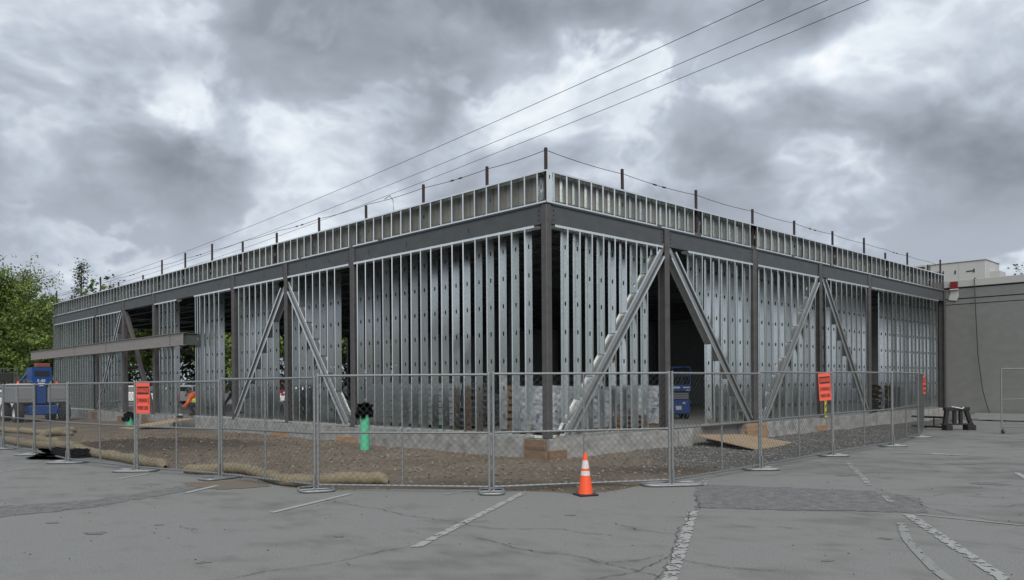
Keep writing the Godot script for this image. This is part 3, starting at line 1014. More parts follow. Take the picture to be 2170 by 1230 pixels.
	# stud walls, right facade
	var br1 := [4.14, 4.84, 0.62, 0.54]
	var br2 := [4.60, 4.84, 8.34, 0.54]
	var br3 := [12.64, 4.9, 9.1, 0.58]
	var br4 := [13.08, 4.9, 16.4, 0.58]
	stud_wall(b, 1, 0.26, 4.16, range_t(0.66, 9), br1, -1.0, 3.6)
	stud_wall(b, 1, 5.25, 8.5, range_t(5.5, 8), br2, 6.2)
	stud_wall(b, 1, 8.8, 12.66, range_t(9.16, 9), br3)
	stud_wall(b, 1, 13.3, 16.6, range_t(13.14, 9), br4)
	stud_wall(b, 1, 16.85, 23.8, range_t(17.95, 15), [], 17.9)
	brace_part(b, 1, br1)
	brace_part(b, 1, br2)
	brace_part(b, 1, br3)
	brace_part(b, 1, br4)
	# shelf angle over the beams, parapet walls with the grey boarding behind the studs
	var r := RandomNumberGenerator.new()
	r.seed = 5
	for side in 2:
		var end: float = 37.0 if side == 0 else 24.6
		var sh := ST()
		fbox(sh, side, 0.0, end, BEAM_TOP + 0.003, BEAM_TOP + 0.013, 0.004, 0.2)
		part("shelf_angle", sh, M.primer, b)
		var tr := ST()
		track(tr, side, -0.004 if side == 1 else 0.004, end, PAR_TOP, false, 0.205, 0.035)
		var t := 0.0
		while t < end:
			var n := r.randf_range(1.1, 2.6)
			track(tr, side, t + 0.005, minf(end, t + n), PAR_LOW, true, 0.205, 0.032)
			t += n + (r.randf_range(0.12, 0.3) if r.randf() < 0.75 else 0.012)
		var wall := part("parapet_wall", tr, M.galv2, b)
		t = 0.64 if side == 0 else 0.24
		put_stud(wall, side, 0.26 if side == 0 else 24.5, PAR_LOW + 0.004, PAR_TOP - 0.003, 0.2, "parapet_stud")
		while t < end:
			put_stud(wall, side, t, PAR_LOW + 0.004, PAR_TOP - 0.003, 0.2, "parapet_stud", r.randfn(0, 0.004))
			t += PITCH
		t = 0.2
		while t < end - 0.1:
			var n := minf(2.44, end - t)
			var bd := ST()
			fbox(bd, side, t + 0.004, t + n - 0.004, PAR_LOW + 0.02, PAR_TOP - 0.012, 0.216, 0.232)
			part("boarding_panel", bd, M.sheath, b)
			t += n
	# corner plate of the parapet, with its slot
	s = ST()
	var f := [[0.004, 0.186, PAR_LOW, 5.93], [0.004, 0.186, 6.02, PAR_TOP - 0.004], [0.004, 0.078, 5.93, 6.02], [0.112, 0.186, 5.93, 6.02]]
	for q in f:
		box(s, Vector3(q[0], q[2], 0.006), Vector3(q[1], q[3], 0.009))
	part("corner_plate", s, M.galv2, b)
	# safety posts and cable round the roof edge
	var pL := [1.96, 4.36, 6.8, 9.32, 11.86, 14.3, 16.85, 19.27, 21.64, 23.67, 26.76, 29.4, 33.95, 36.8]
	var pR := [2.8, 5.87, 8.72, 11.28, 14.0, 16.6, 18.4, 20.7, 22.9, 24.5]
	var tops := [[], []]
	s = ST()
	cbox(s, Vector3(0.06, BEAM_TOP + 0.1, -0.12), Vector3(0.12, 6.61, -0.06), 0.008)
	part("safety_post", s, M.dark_post, b)
	for side in 2:
		tops[side].append(Vector3(0.09, 6.56, -0.09))
		for t in (pL if side == 0 else pR):
			var p := ST()
			var c := F(side, t, 0, 0.13)
			var lean := r.randf_range(-0.012, 0.012)
			cbox(p, Vector3(c.x - 0.03, BEAM_TOP + 0.1, c.z - 0.03), Vector3(c.x + 0.03, 6.60 + r.randf_range(-0.02, 0.03), c.z + 0.03), 0.008, Transform3D(Basis(F(side, 0, 0, 1), lean), Vector3.ZERO))
			part("safety_post", p, M.dark_post, b)
			tops[side].append(F(side, t, 6.54, 0.13))
		var cab := ST()
		for i in tops[side].size() - 1:
			var a: Vector3 = tops[side][i]
			var c: Vector3 = tops[side][i + 1]
			var pts := []
			for k in 9:
				var q := k / 8.0
				pts.append(a.lerp(c, q) - Vector3(0, 0.035 * 4.0 * q * (1.0 - q) * a.distance_to(c) / 2.6, 0))
			tube(cab, pts, [0.007], 5, false)
			if i % 3 == 1:
				for k in [3, 4]:
					tube(cab, [pts[k], pts[k].lerp(pts[k + 1], 0.35)], [0.02], 5)
		part("safety_cable", cab, M.cable, b)
	# loose end of cable hanging over the parapet
	s = ST()
	tube(s, [F(0, 6.0, 6.54, 0.13), F(0, 5.7, 6.58, 0.08), F(0, 5.5, 6.42, 0.04), F(0, 5.42, 6.13, 0.0)], [0.008], 5)
	part("cable_tail", s, M.cable, b)
	# entrance canopy beam on short outriggers
	s = ST()
	for q in [[3.12, 3.135], [3.575, 3.59]]:
		fbox(s, 0, 17.74, 39.2, q[0], q[1], -0.62, -0.44)
	fbox(s, 0, 17.745, 39.19, 3.135, 3.575, -0.565, -0.55)
	var cb := part("canopy_beam", s, M.canopy, b)
	for t in [17.86, 22.26, 25.93, 29.7, 36.8]:
		var o := ST()
		fbox(o, 0, t - 0.06, t + 0.06, 3.14, 3.16, -0.549, 0.0)
		fbox(o, 0, t - 0.06, t + 0.06, 3.55, 3.57, -0.549, 0.0)
		fbox(o, 0, t - 0.006, t + 0.006, 3.16, 3.55, -0.549, 0.0)
		part("outrigger", o, M.primer, cb)
	var bo := ST()
	for t in [18.9, 26.3, 31.0]:
		for i in 2:
			for j in 4:
				rod(bo, F(0, t + i * 0.12, 3.2 + j * 0.1, -0.575), F(0, t + i * 0.12, 3.2 + j * 0.1, -0.566), 0.02, 6)
	part("bolt", bo, M.dark_post, cb).set_meta("kind", "stuff")
	# tags and slots marked on the beams
	var mk := ST()
	for t in [2.5, 4.9, 6.6, 8.6, 9.9, 12.6, 16.0, 18.7, 24.2, 27.8, 31.4]:
		fbox(mk, 0, t, t + 0.025, 5.14, 5.26, 0.0265, 0.0285)
	part("beam_tag", mk, M.dark_post, b)

# ---------------------------------------------------------------- the finished store on the right
func build_store():
	var b := thing("store_building", "finished flat roofed store with plain grey stucco wall and pale metal coping", "building", CORNER, TURN)
	var s := ST()
	box(s, Vector3(24.78, -0.1, -37.6), Vector3(60.0, 4.83, 40.0))
	part("wall", s, M.stucco, b)
	s = ST()
	box(s, Vector3(24.765, 4.86, -37.58), Vector3(59.9, 5.06, 39.98))
	part("wall_band", s, M.stucco, b)
	s = ST()
	box(s, Vector3(24.74, 5.1, -37.56), Vector3(59.8, 5.5, 39.96))
	part("wall_band", s, M.stucco, b)
	s = ST()
	box(s, Vector3(24.82, 4.8, -37.5), Vector3(59.7, 5.6, 39.9))
	part("reveal", s, M.reveal, b)
	s = ST()
	cbox(s, Vector3(24.68, 5.56, -37.62), Vector3(25.2, 5.86, 40.02), 0.012)
	part("coping", s, M.coping, b)
	s = ST()
	box(s, Vector3(24.74, -0.05, -37.4), Vector3(24.779, 0.54, 39.0))
	part("base_course", s, M.stucco, b)
	# cut end of the wall where the new building joins: red flashing and bare patch
	s = ST()
	box(s, Vector3(24.60, 5.50, 0.20), Vector3(24.70, 5.80, 0.48))
	part("flashing", s, M.red, b)
	s = ST()
	box(s, Vector3(24.60, 5.46, 0.18), Vector3(24.71, 5.495, 0.50))
	part("flashing_edge", s, M.white, b)
	s = ST()
	var pp := PackedVector2Array([Vector2(0.1, 5.05), Vector2(0.42, 5.0), Vector2(0.5, 5.2), Vector2(0.46, 5.45), Vector2(0.2, 5.45)])
	prism(s, pp, -0.012, 0.012, Transform3D(Basis(Vector3(0, 0, 1), Vector3.UP, Vector3(-1, 0, 0)), Vector3(24.72, 0, 0)))
	part("bare_patch", s, M.offwhite, b)
	var c := thing("hanging_cable", "black cable hanging over the coping down the grey stucco wall", "cable", W(-1.12, 24.6, 5.88), TURN)
	s = ST()
	tube(s, [Vector3(0.4, -0.006, 0), Vector3(0.05, 0.01, 0), Vector3(0.0, -0.05, 0), Vector3(0.0, -1.5, 0.05), Vector3(-0.01, -3.2, 0.12), Vector3(-0.02, -4.6, 0.28), Vector3(-0.03, -5.25, 0.43), Vector3(-0.03, -5.62, 0.55)], [0.017], 6)
	part("cable_run", s, M.cable, c)
	# roof units
	var hv := thing("rooftop_unit", "long white rooftop air handler lettered DHU-4 above the store coping", "rooftop unit", W(0.85, 30.5, 5.75), TURN)
	s = ST()
	cbox(s, Vector3(-1.1, 0.0, -1.3), Vector3(1.1, 1.5, 1.1), 0.02)
	part("casing", s, M.offwhite, hv)
	s = ST()
	box(s, Vector3(-1.15, 1.501, -1.34), Vector3(1.15, 1.55, 1.14))
	part("casing_lid", s, M.white, hv)
	for q in [-0.5, 0.3]:
		var d := ST()
		box(d, Vector3(-1.112, 0.2, q - 0.34), Vector3(-1.101, 1.4, q + 0.4))
		var dd := part("access_door", d, M.offwhite, hv)
		var h := ST()
		box(h, Vector3(-1.14, 0.95, q + 0.3), Vector3(-1.113, 1.12, q + 0.35))
		part("handle", h, M.black, dd)
	s = ST()
	box(s, Vector3(-1.13, 1.0, 0.3), Vector3(-1.1125, 1.05, 0.62))
	part("vent_slot", s, M.black, hv)
	var tm := part("lettering", text_mesh("DHU-4", 0.2), M.black, hv)
	fit(tm, 0.62, 0.19)
	tm.position = Vector3(-1.118, 1.05, -0.98)
	tm.rotation.y = -PI / 2
	s = ST()
	box(s, Vector3(-0.4, 0.2, 1.101), Vector3(0.6, 1.0, 1.5))
	part("intake_hood", s, M.offwhite, hv)
	var h2 := thing("rooftop_unit", "white rooftop condenser with dark coil and two round fan cowls", "rooftop unit", W(3.05, 30.6, 5.8), TURN)
	s = ST()
	cbox(s, Vector3(-1.1, 0.0, -1.2), Vector3(1.1, 1.52, 0.85), 0.02)
	part("casing", s, M.offwhite, h2)
	s = ST()
	prism(s, PackedVector2Array([Vector2(-1.1, 0.2), Vector2(0.75, 0.2), Vector2(0.62, 1.42), Vector2(-1.1, 1.42)]), 0.0, 0.02, Transform3D(Basis(Vector3(0, 0, 1), Vector3.UP, Vector3(-1, 0, 0)), Vector3(-1.101, 0, 0)))
	part("coil", s, mat(lin(0.05, 0.045, 0.042), 0.8), h2)
	for z in [-0.75, 0.3]:
		var fc := ST()
		lathe(fc, [[0.42, 1.5], [0.46, 1.66], [0.44, 1.68], [0.38, 1.66], [0.36, 1.55], [0.0, 1.55]], 20, Vector3(0.3, 0, z))
		part("fan_cowl", fc, M.offwhite, h2)
	# bundles of track lying along the wall foot
	var bl := ["long bundle of galvanized track lying against the store wall foot", "second bundle of galvanized track lying in front of the first by the store wall"]
	for k in 2:
		var sb := thing("track_bundle", bl[k], "steel bundle", W(-1.3 - k * 0.6, 24.2 - k * 0.42, 0.0), TURN)
		for i in 4:
			var o := ST()
			var z0 := -0.4 + i * 0.12
			box(o, Vector3(-0.16, 0.06 + i * 0.06 - k * 0.0, z0), Vector3(0.16, 0.118 + i * 0.06, z0 + 6.5 - i * 0.3))
			part("track", o, M.galv2, sb)
		var o2 := ST()
		for z in [0.4, 3.0, 5.5]:
			box(o2, Vector3(-0.2, 0.0, z), Vector3(0.2, 0.06, z + 0.09))
		part("bearer", o2, M.wood, sb)
	var lev := thing("steel_offcut", "bent dark steel handle bar resting on the track bundle", "steel offcut", W(-3.0, 23.78, 0.245), TURN)
	s = ST()
	tube(s, [Vector3(0, 0, 0.2), Vector3(0, 0.22, 0.24), Vector3(0, 0.27, 0.3), Vector3(0, 0.27, 0.62), Vector3(0, 0.22, 0.68), Vector3(0, 0, 0.72)], [0.02], 6)
	part("bar", s, M.black, lev)

# ---------------------------------------------------------------- temporary fence
var fence_pts := []

func chain_link(length: float, height: float) -> ArrayMesh:
	var s := ST()
	var p := 0.078
	var r := 0.0021
	for dirn in [1.0, -1.0]:
		var c := -height if dirn > 0 else 0.0
		var cend := length if dirn > 0 else length + height
		while c < cend:
			# x = c + dirn * y
			var y0 := 0.0
			var y1 := height
			if dirn > 0:
				y0 = maxf(0.0, -c); y1 = minf(height, length - c)
			else:
				y0 = maxf(0.0, c - length); y1 = minf(height, c)
			if y1 - y0 > 0.02:
				tube(s, [Vector3(c + dirn * y0, y0, 0.003 * dirn), Vector3(c + dirn * y1, y1, 0.003 * dirn)], [r], 3, false)
			c += p * 1.414
	return s.commit()

func fence_panel(a: Vector3, b: Vector3, label: String, height := 1.83, lift := 0.08, mids := [0.5], link := true) -> Node3D:
	var d := b - a
	var n := Vector2(d.x, d.z).length() - 0.07
	var dir := Vector3(d.x, 0, d.z).normalized()
	var o := thing("chain_link_fence", label, "fence", a + dir * 0.035, atan2(-d.z, d.x), "temporary chain link fence panels")
	var top := height
	for x in [0.0, n]:
		var s := ST()
		rod(s, Vector3(x, lift - 0.06, 0), Vector3(x, top + 0.02, 0), 0.0215, 10)
		lathe(s, [[0.0215, top + 0.02], [0.016, top + 0.03], [0.0, top + 0.033]], 10, Vector3(x, 0, 0))
		part("end_post", s, M.fence, o)
	for y in [lift, lift + (top - lift) * 0.48, top]:
		var s := ST()
		rod(s, Vector3(0.018, y, 0), Vector3(n - 0.018, y, 0), 0.0185, 8)
		part("rail", s, M.fence, o)
	for m in mids:
		var s := ST()
		rod(s, Vector3(n * m, lift + 0.012, 0), Vector3(n * m, top - 0.012, 0), 0.0165, 8)
		part("mid_post", s, M.fence, o)
	if link:
		var c := part("chain_link", chain_link(n, top - lift), M.wire, o)
		c.position = Vector3(0, lift, 0.022)
		c.set_meta("kind", "stuff")
	return o

func fence_foot(at: Vector3, turn: float, w: float, dpt: float, label: String):
	var o := thing("fence_stand", label, "fence stand", at, turn, "steel tube feet under the fence")
	var s := ST()
	var pts := []
	for k in 33:
		var a := TAU * k / 32.0
		var c := cos(a)
		var q := sin(a)
		pts.append(Vector3(signf(c) * pow(absf(c), 0.45) * w * 0.5, 0.024, signf(q) * pow(absf(q), 0.45) * dpt * 0.5))
	tube(s, pts, [0.021], 8, false)
	part("ring", s, M.fence, o)
	s = ST()
	rod(s, Vector3(-0.02, 0.03, -dpt * 0.5), Vector3(-0.02, 0.03, dpt * 0.5), 0.018, 8)
	rod(s, Vector3(w * 0.5, 0.03, 0.06), Vector3(-w * 0.5, 0.03, 0.06), 0.014, 8)
	part("cross_bar", s, M.fence, o)
	s = ST()
	for x in [-0.035, 0.035]:
		rod(s, Vector3(x, 0.03, 0), Vector3(x, 0.26, 0), 0.015, 8)
	part("spigot", s, M.fence, o)

func danger_sign(panel: Node3D, x: float, y_top: float, label: String, tilt := 0.0, yaw := 0.0):
	var o := thing("danger_sign", label, "warning sign", panel.transform * Vector3(x, y_top - 0.58, 0.034 + absf(sin(yaw)) * 0.15), panel.rotation.y + yaw, "orange danger signs tied to the fence")
	o.rotation.z = tilt
	var w := 0.31
	var h := 0.58
	var s := ST()
	cbox(s, Vector3(-w / 2, 0, 0), Vector3(w / 2, h, 0.006), 0.0015)
	part("board", s, M.sign, o)
	s = ST()
	box(s, Vector3(-w * 0.44, h * 0.62, 0.0065), Vector3(w * 0.44, h * 0.88, 0.008))
	part("band", s, M.signdark, o)
	var t := part("lettering", text_mesh("DANGER", 0.094), M.sign, o)
	t.position = Vector3(0, h * 0.75, 0.0095)
	fit(t, 0.245, 0.082)
	t = part("lettering", text_mesh("OVERHEAD", 0.068), M.signdark, o)
	t.position = Vector3(0, h * 0.42, 0.0085)
	fit(t, 0.205, 0.075)
	t = part("lettering", text_mesh("POWER LINES", 0.068), M.signdark, o)
	t.position = Vector3(0, h * 0.175, 0.0085)
	fit(t, 0.25, 0.075)
	for k in [-1.0, 1.0]:
		s = ST()
		prism(s, PackedVector2Array([Vector2(-0.006, 0), Vector2(0.006, 0), Vector2(0.006, 0.1), Vector2(0.011, 0.1), Vector2(0, 0.125), Vector2(-0.011, 0.1), Vector2(-0.006, 0.1)]), 0.0065, 0.0085, Transform3D(Basis(), Vector3(0.128 * k, h * 0.31, 0)))
		part("arrow", s, M.signdark, o)
	s = ST()
	for k in [-1.0, 1.0]:
		rod(s, Vector3(0.13 * k, h - 0.02, 0.008), Vector3(0.13 * k, h + 0.03, -0.03 - absf(sin(yaw)) * 0.12 * (1.0 + k * signf(yaw))), 0.003, 4)
	part("tie", s, M.black, o)

func build_fence():
	M.wire = mat(lin(0.115, 0.12, 0.12), 0.5, 0.4)
	var P := [Vector3(-17.6, 0, -25.0), Vector3(-13.52, 0, -21.03), Vector3(-11.52, 0, -19.09), Vector3(-9.6, 0, -17.1), Vector3(-7.27, 0, -15.3), Vector3(-5.17, 0, -14.03), Vector3(-3.07, 0, -12.38), Vector3(-0.32, 0, -11.98), Vector3(2.55, 0, -12.71), Vector3(4.65, 0, -14.86), Vector3(7.06, 0, -17.46), Vector3(9.55, 0, -19.9), Vector3(11.74, 0, -22.9), Vector3(13.6, 0, -26.2)]
	var labels := [
		"fence panel beyond the last foot of the straw rolls", "fence panel in front of the coiled end of straw roll", "fence panel in front of the blue boom lift hoods", "fence panel with the crumpled black plastic lying at its foot",
		"fence panel next to the danger sign post with straw roll behind it", "fence panel carrying the danger sign nearest the green capped pipe", "fence panel in front of the sagging crook of straw roll",
		"fence panel in front of the long green pipe wrapped in black plastic", "fence panel standing right behind the orange traffic cone", "fence panel in front of the plywood ramp's upper end",
		"fence panel carrying the danger sign beside the plywood ramp", "fence panel following the one with the tilted danger sign", "fence panel in front of the last studs by the store", "last fence panel turning in beside the black fork frame"]
	var panels := []
	for i in P.size() - 1:
		var mids: Array = [0.5]
		if i == 8: mids = [0.53]
		panels.append(fence_panel(P[i], P[i + 1], labels[i] if i != 5 else labels[5], [1.69, 1.69, 1.70, 1.71, 1.72, 1.76, 1.79, 1.80, 1.80, 1.83, 1.85, 1.86, 1.86][i], 0.09, mids))
	var foot_labels := ["tube foot under the fence beside the straw coil", "tube foot under the fence left of the black plastic", "tube foot under the fence beside the crumpled black plastic", "tube foot under the fence post with the danger sign", "tube foot under the fence at the brown spill of soil", "wide tube foot under the fence below the green pipe", "squarish tube foot under the fence next to the traffic cone", "long oval tube foot under the fence right of the traffic cone", "tube foot under the fence in front of the plywood ramp", "tube foot under the fence beside the tilted danger sign", "tube foot under the fence beside the painted arrow", "last tube foot under the fence near the black fork frame"]
	for i in range(1, 13):
		var d: Vector3 = (P[i + 1] - P[i - 1]).normalized()
		var turn := atan2(-d.z, d.x) + PI / 2
		var w := 0.72
		var dp := 0.4
		if i == 7: turn = 0.05; w = 0.36; dp = 0.62
		if i == 6: turn = 0.35; w = 0.52; dp = 0.62
		if i == 8: turn = 0.12; w = 0.95; dp = 0.42
		if i > 8: turn = -0.05; w = 0.62; dp = 0.42
		if i < 5: turn = 0.1; w = 0.78; dp = 0.42
		fence_foot(P[i], turn, w, dp, foot_labels[i - 1])
	danger_sign(panels[4], 0.30, 1.71, "upright orange danger sign on the fence near the small capped pipe", 0.0, 0.25)
	danger_sign(panels[9], 2.85, 1.82, "slightly tilted orange danger sign on the fence beside the plywood ramp", 0.07, -0.5)
	danger_sign(panels[12], 2.9, 1.8, "orange danger sign seen edge on at the far end of the fence", 0.05, -0.2)
	# wheeled gate panel standing apart by the store
	var g := thing("rolling_gate", "chain link gate panel on a small caster wheel beside the store wall", "gate", Vector3(14.95, 0, -24.2), 0.28)
	for x in [0.0, 3.4]:
		var s := ST()
		rod(s, Vector3(x, 0.13, 0), Vector3(x, 2.0, 0), 0.022, 10)
		part("end_post", s, M.fence, g)
	for y in [0.2, 1.05, 1.99]:
		var s := ST()
		rod(s, Vector3(0.02, y, 0), Vector3(3.38, y, 0), 0.02, 8)
		part("rail", s, M.fence, g)
	var c := part("chain_link", chain_link(3.4, 1.79), M.wire, g)
	c.position = Vector3(0, 0.2, 0.02)
	c.set_meta("kind", "stuff")
	for x in [0.06, 3.4]:
		var s := ST()
		lathe(s, [[0.0, -0.025], [0.06, -0.025], [0.07, -0.012], [0.07, 0.012], [0.06, 0.025], [0.0, 0.025]], 16, Vector3.ZERO, Transform3D(Basis(Vector3.RIGHT, PI / 2), Vector3(x, 0.07, 0)))
		var wl := part("caster_wheel", s, M.rubber, g)
		s = ST()
		box(s, Vector3(x - 0.02, 0.07, -0.034), Vector3(x + 0.02, 0.16, -0.027))
		box(s, Vector3(x - 0.02, 0.07, 0.027), Vector3(x + 0.02, 0.16, 0.034))
		box(s, Vector3(x - 0.02, 0.16, -0.034), Vector3(x + 0.02, 0.17, 0.034))
		part("fork", s, M.fence, wl)

# ---------------------------------------------------------------- things lying on the site
func gy(x: float, z: float) -> float:
	var p := Vector2(x, z)
	if not Geometry2D.is_point_in_polygon(p, dirt_poly): return 0.0
	return maxf(0.0, dirt_height(x, z, edge_distance(p)))

func wattle(label: String, pts: Array, r: float, sd: int):
	var curve := Curve3D.new()
	for i in pts.size():
		var p := Vector3(pts[i][0], 0, pts[i][1])
		var t := Vector3.ZERO
		if i > 0 and i < pts.size() - 1:
			t = (Vector3(pts[i + 1][0], 0, pts[i + 1][1]) - Vector3(pts[i - 1][0], 0, pts[i - 1][1])) * 0.2
		curve.add_point(p, -t, t)
	var n := int(curve.get_baked_length() / 0.045)
	var rn := RandomNumberGenerator.new()
	rn.seed = sd
	var ns := noise(sd, 1.1, 3)
	var nfine := noise(sd + 1, 9.0, 3)
	var c := []
	var rad := []
	for i in n + 1:
		var u := float(i) / n
		var p := curve.sample_baked(u * curve.get_baked_length())
		var rr := r * (1.0 + 0.17 * ns.get_noise_1d(u * curve.get_baked_length()) )
		rr *= 0.35 + 0.65 * sqrt(clampf(minf(u, 1.0 - u) * n * 0.045 / (r * 1.1), 0.0, 1.0))
		p.y = gy(p.x, p.z) + rr * 0.80
		c.append(p)
		rad.append(rr)
	var o := thing("straw_roll", label, "erosion roll", Vector3(c[0].x, 0, c[0].z), 0.0, "netted straw rolls along the fence line")
	var base := o.position
	var s := ST()
	var seg := 18
	var idx := 0
	for i in c.size():
		var d: Vector3 = (c[mini(i + 1, c.size() - 1)] - c[maxi(i - 1, 0)]).normalized()
		var side := Vector3(-d.z, 0, d.x).normalized()
		for k in seg:
			var a := TAU * k / seg
			var dirv := side * cos(a) + Vector3.UP * sin(a) * 0.86
			var wrinkle := 1.0 + 0.045 * nfine.get_noise_2d(i * 0.12, a * 0.6) + 0.025 * sin(i * 0.9 + a * 2.0)
			s.add_vertex(c[i] + dirv * rad[i] * wrinkle - base)
	for i in c.size() - 1:
		for k in seg:
			var k2 := (k + 1) % seg
			var a := i * seg + k
			var b := i * seg + k2
			s.add_index(a); s.add_index(a + seg); s.add_index(b)
			s.add_index(b); s.add_index(a + seg); s.add_index(b + seg)
	s.generate_normals()
	part("straw_body", s, M.straw, o)
	# netting: two families of helical strings
	var nt := ST()
	for h in [1.0, -1.0]:
		for k in 3:
			var pts2 := []
			for i in range(2, c.size() - 2):
				var d: Vector3 = (c[i + 1] - c[i - 1]).normalized()
				var side := Vector3(-d.z, 0, d.x).normalized()
				var a: float = h * i * 0.33 + k * TAU / 3.0
				pts2.append(c[i] + (side * cos(a) + Vector3.UP * sin(a) * 0.86) * (rad[i] * 1.03) - base)
			if pts2.size() > 3: tube(nt, pts2, [0.0035], 3, false)
	part("netting", nt, M.net, o)

func crumple(s: SurfaceTool, at: Vector3, rx: float, ry: float, rz: float, sd: int, rough := 0.45, n := 22):
	var ns := noise(sd, 0.55, 2, 0.5)
	var w := n * 2
	var verts := []
	var pos := func(th: float, ph: float) -> Vector3:
		var d := Vector3(sin(th) * cos(ph), cos(th), sin(th) * sin(ph))
		var k := 1.0 + rough * (absf(ns.get_noise_3dv(d * 1.9)) * 2.6 - 0.55)
		return at + Vector3(d.x * rx, d.y * ry, d.z * rz) * k
	for j in n + 1:
		var th := clampf(PI * j / n, 0.002, PI - 0.002)
		for i in w:
			var ph := TAU * i / w
			var p: Vector3 = pos.call(th, ph)
			var nn: Vector3 = (pos.call(th + 0.04, ph) - p).cross(pos.call(th, ph + 0.04) - p)
			if nn.length() < 1e-12: nn = p - at
			nn = nn.normalized()
			if nn.dot(p - at) < 0: nn = -nn
			verts.append([p, nn])
	for j in n:
		for i in w:
			var v := [verts[j * w + i], verts[j * w + (i + 1) % w], verts[(j + 1) * w + (i + 1) % w], verts[(j + 1) * w + i]]
			for t in [[0, 1, 2], [0, 2, 3]]:
				for m in t:
					s.set_normal(v[m][1]); s.add_vertex(v[m][0])

func standpipe(at: Vector3, r: float, h: float, label: String, sd: int):
	var o := thing("capped_pipe", label, "pipe", at, 0.0)
	var s := ST()
	lathe(s, [[r * 0.97, -0.1], [r, 0.0], [r, h], [r * 0.9, h], [r * 0.9, h - 0.1]], 24)
	part("pipe", s, M.green, o)
	s = ST()
	crumple(s, Vector3(0, h - 0.03, 0), r * 1.4, 0.11, r * 1.3, sd, 0.35)
	for k in 5:
		var a := k * 1.25 + 0.4
		crumple(s, Vector3(cos(a) * r * 1.35, h - 0.14 - 0.03 * (k % 3), sin(a) * r * 1.15), r * 0.6, 0.10, r * 0.5, sd + k + 1, 0.5, 12)
	part("plastic_wrap", s, M.bag, o)
	s = ST()
	lathe(s, [[r * 1.13, h - 0.10], [r * 1.17, h - 0.085], [r * 1.13, h - 0.07]], 20)
	part("tape", s, M.black, o)

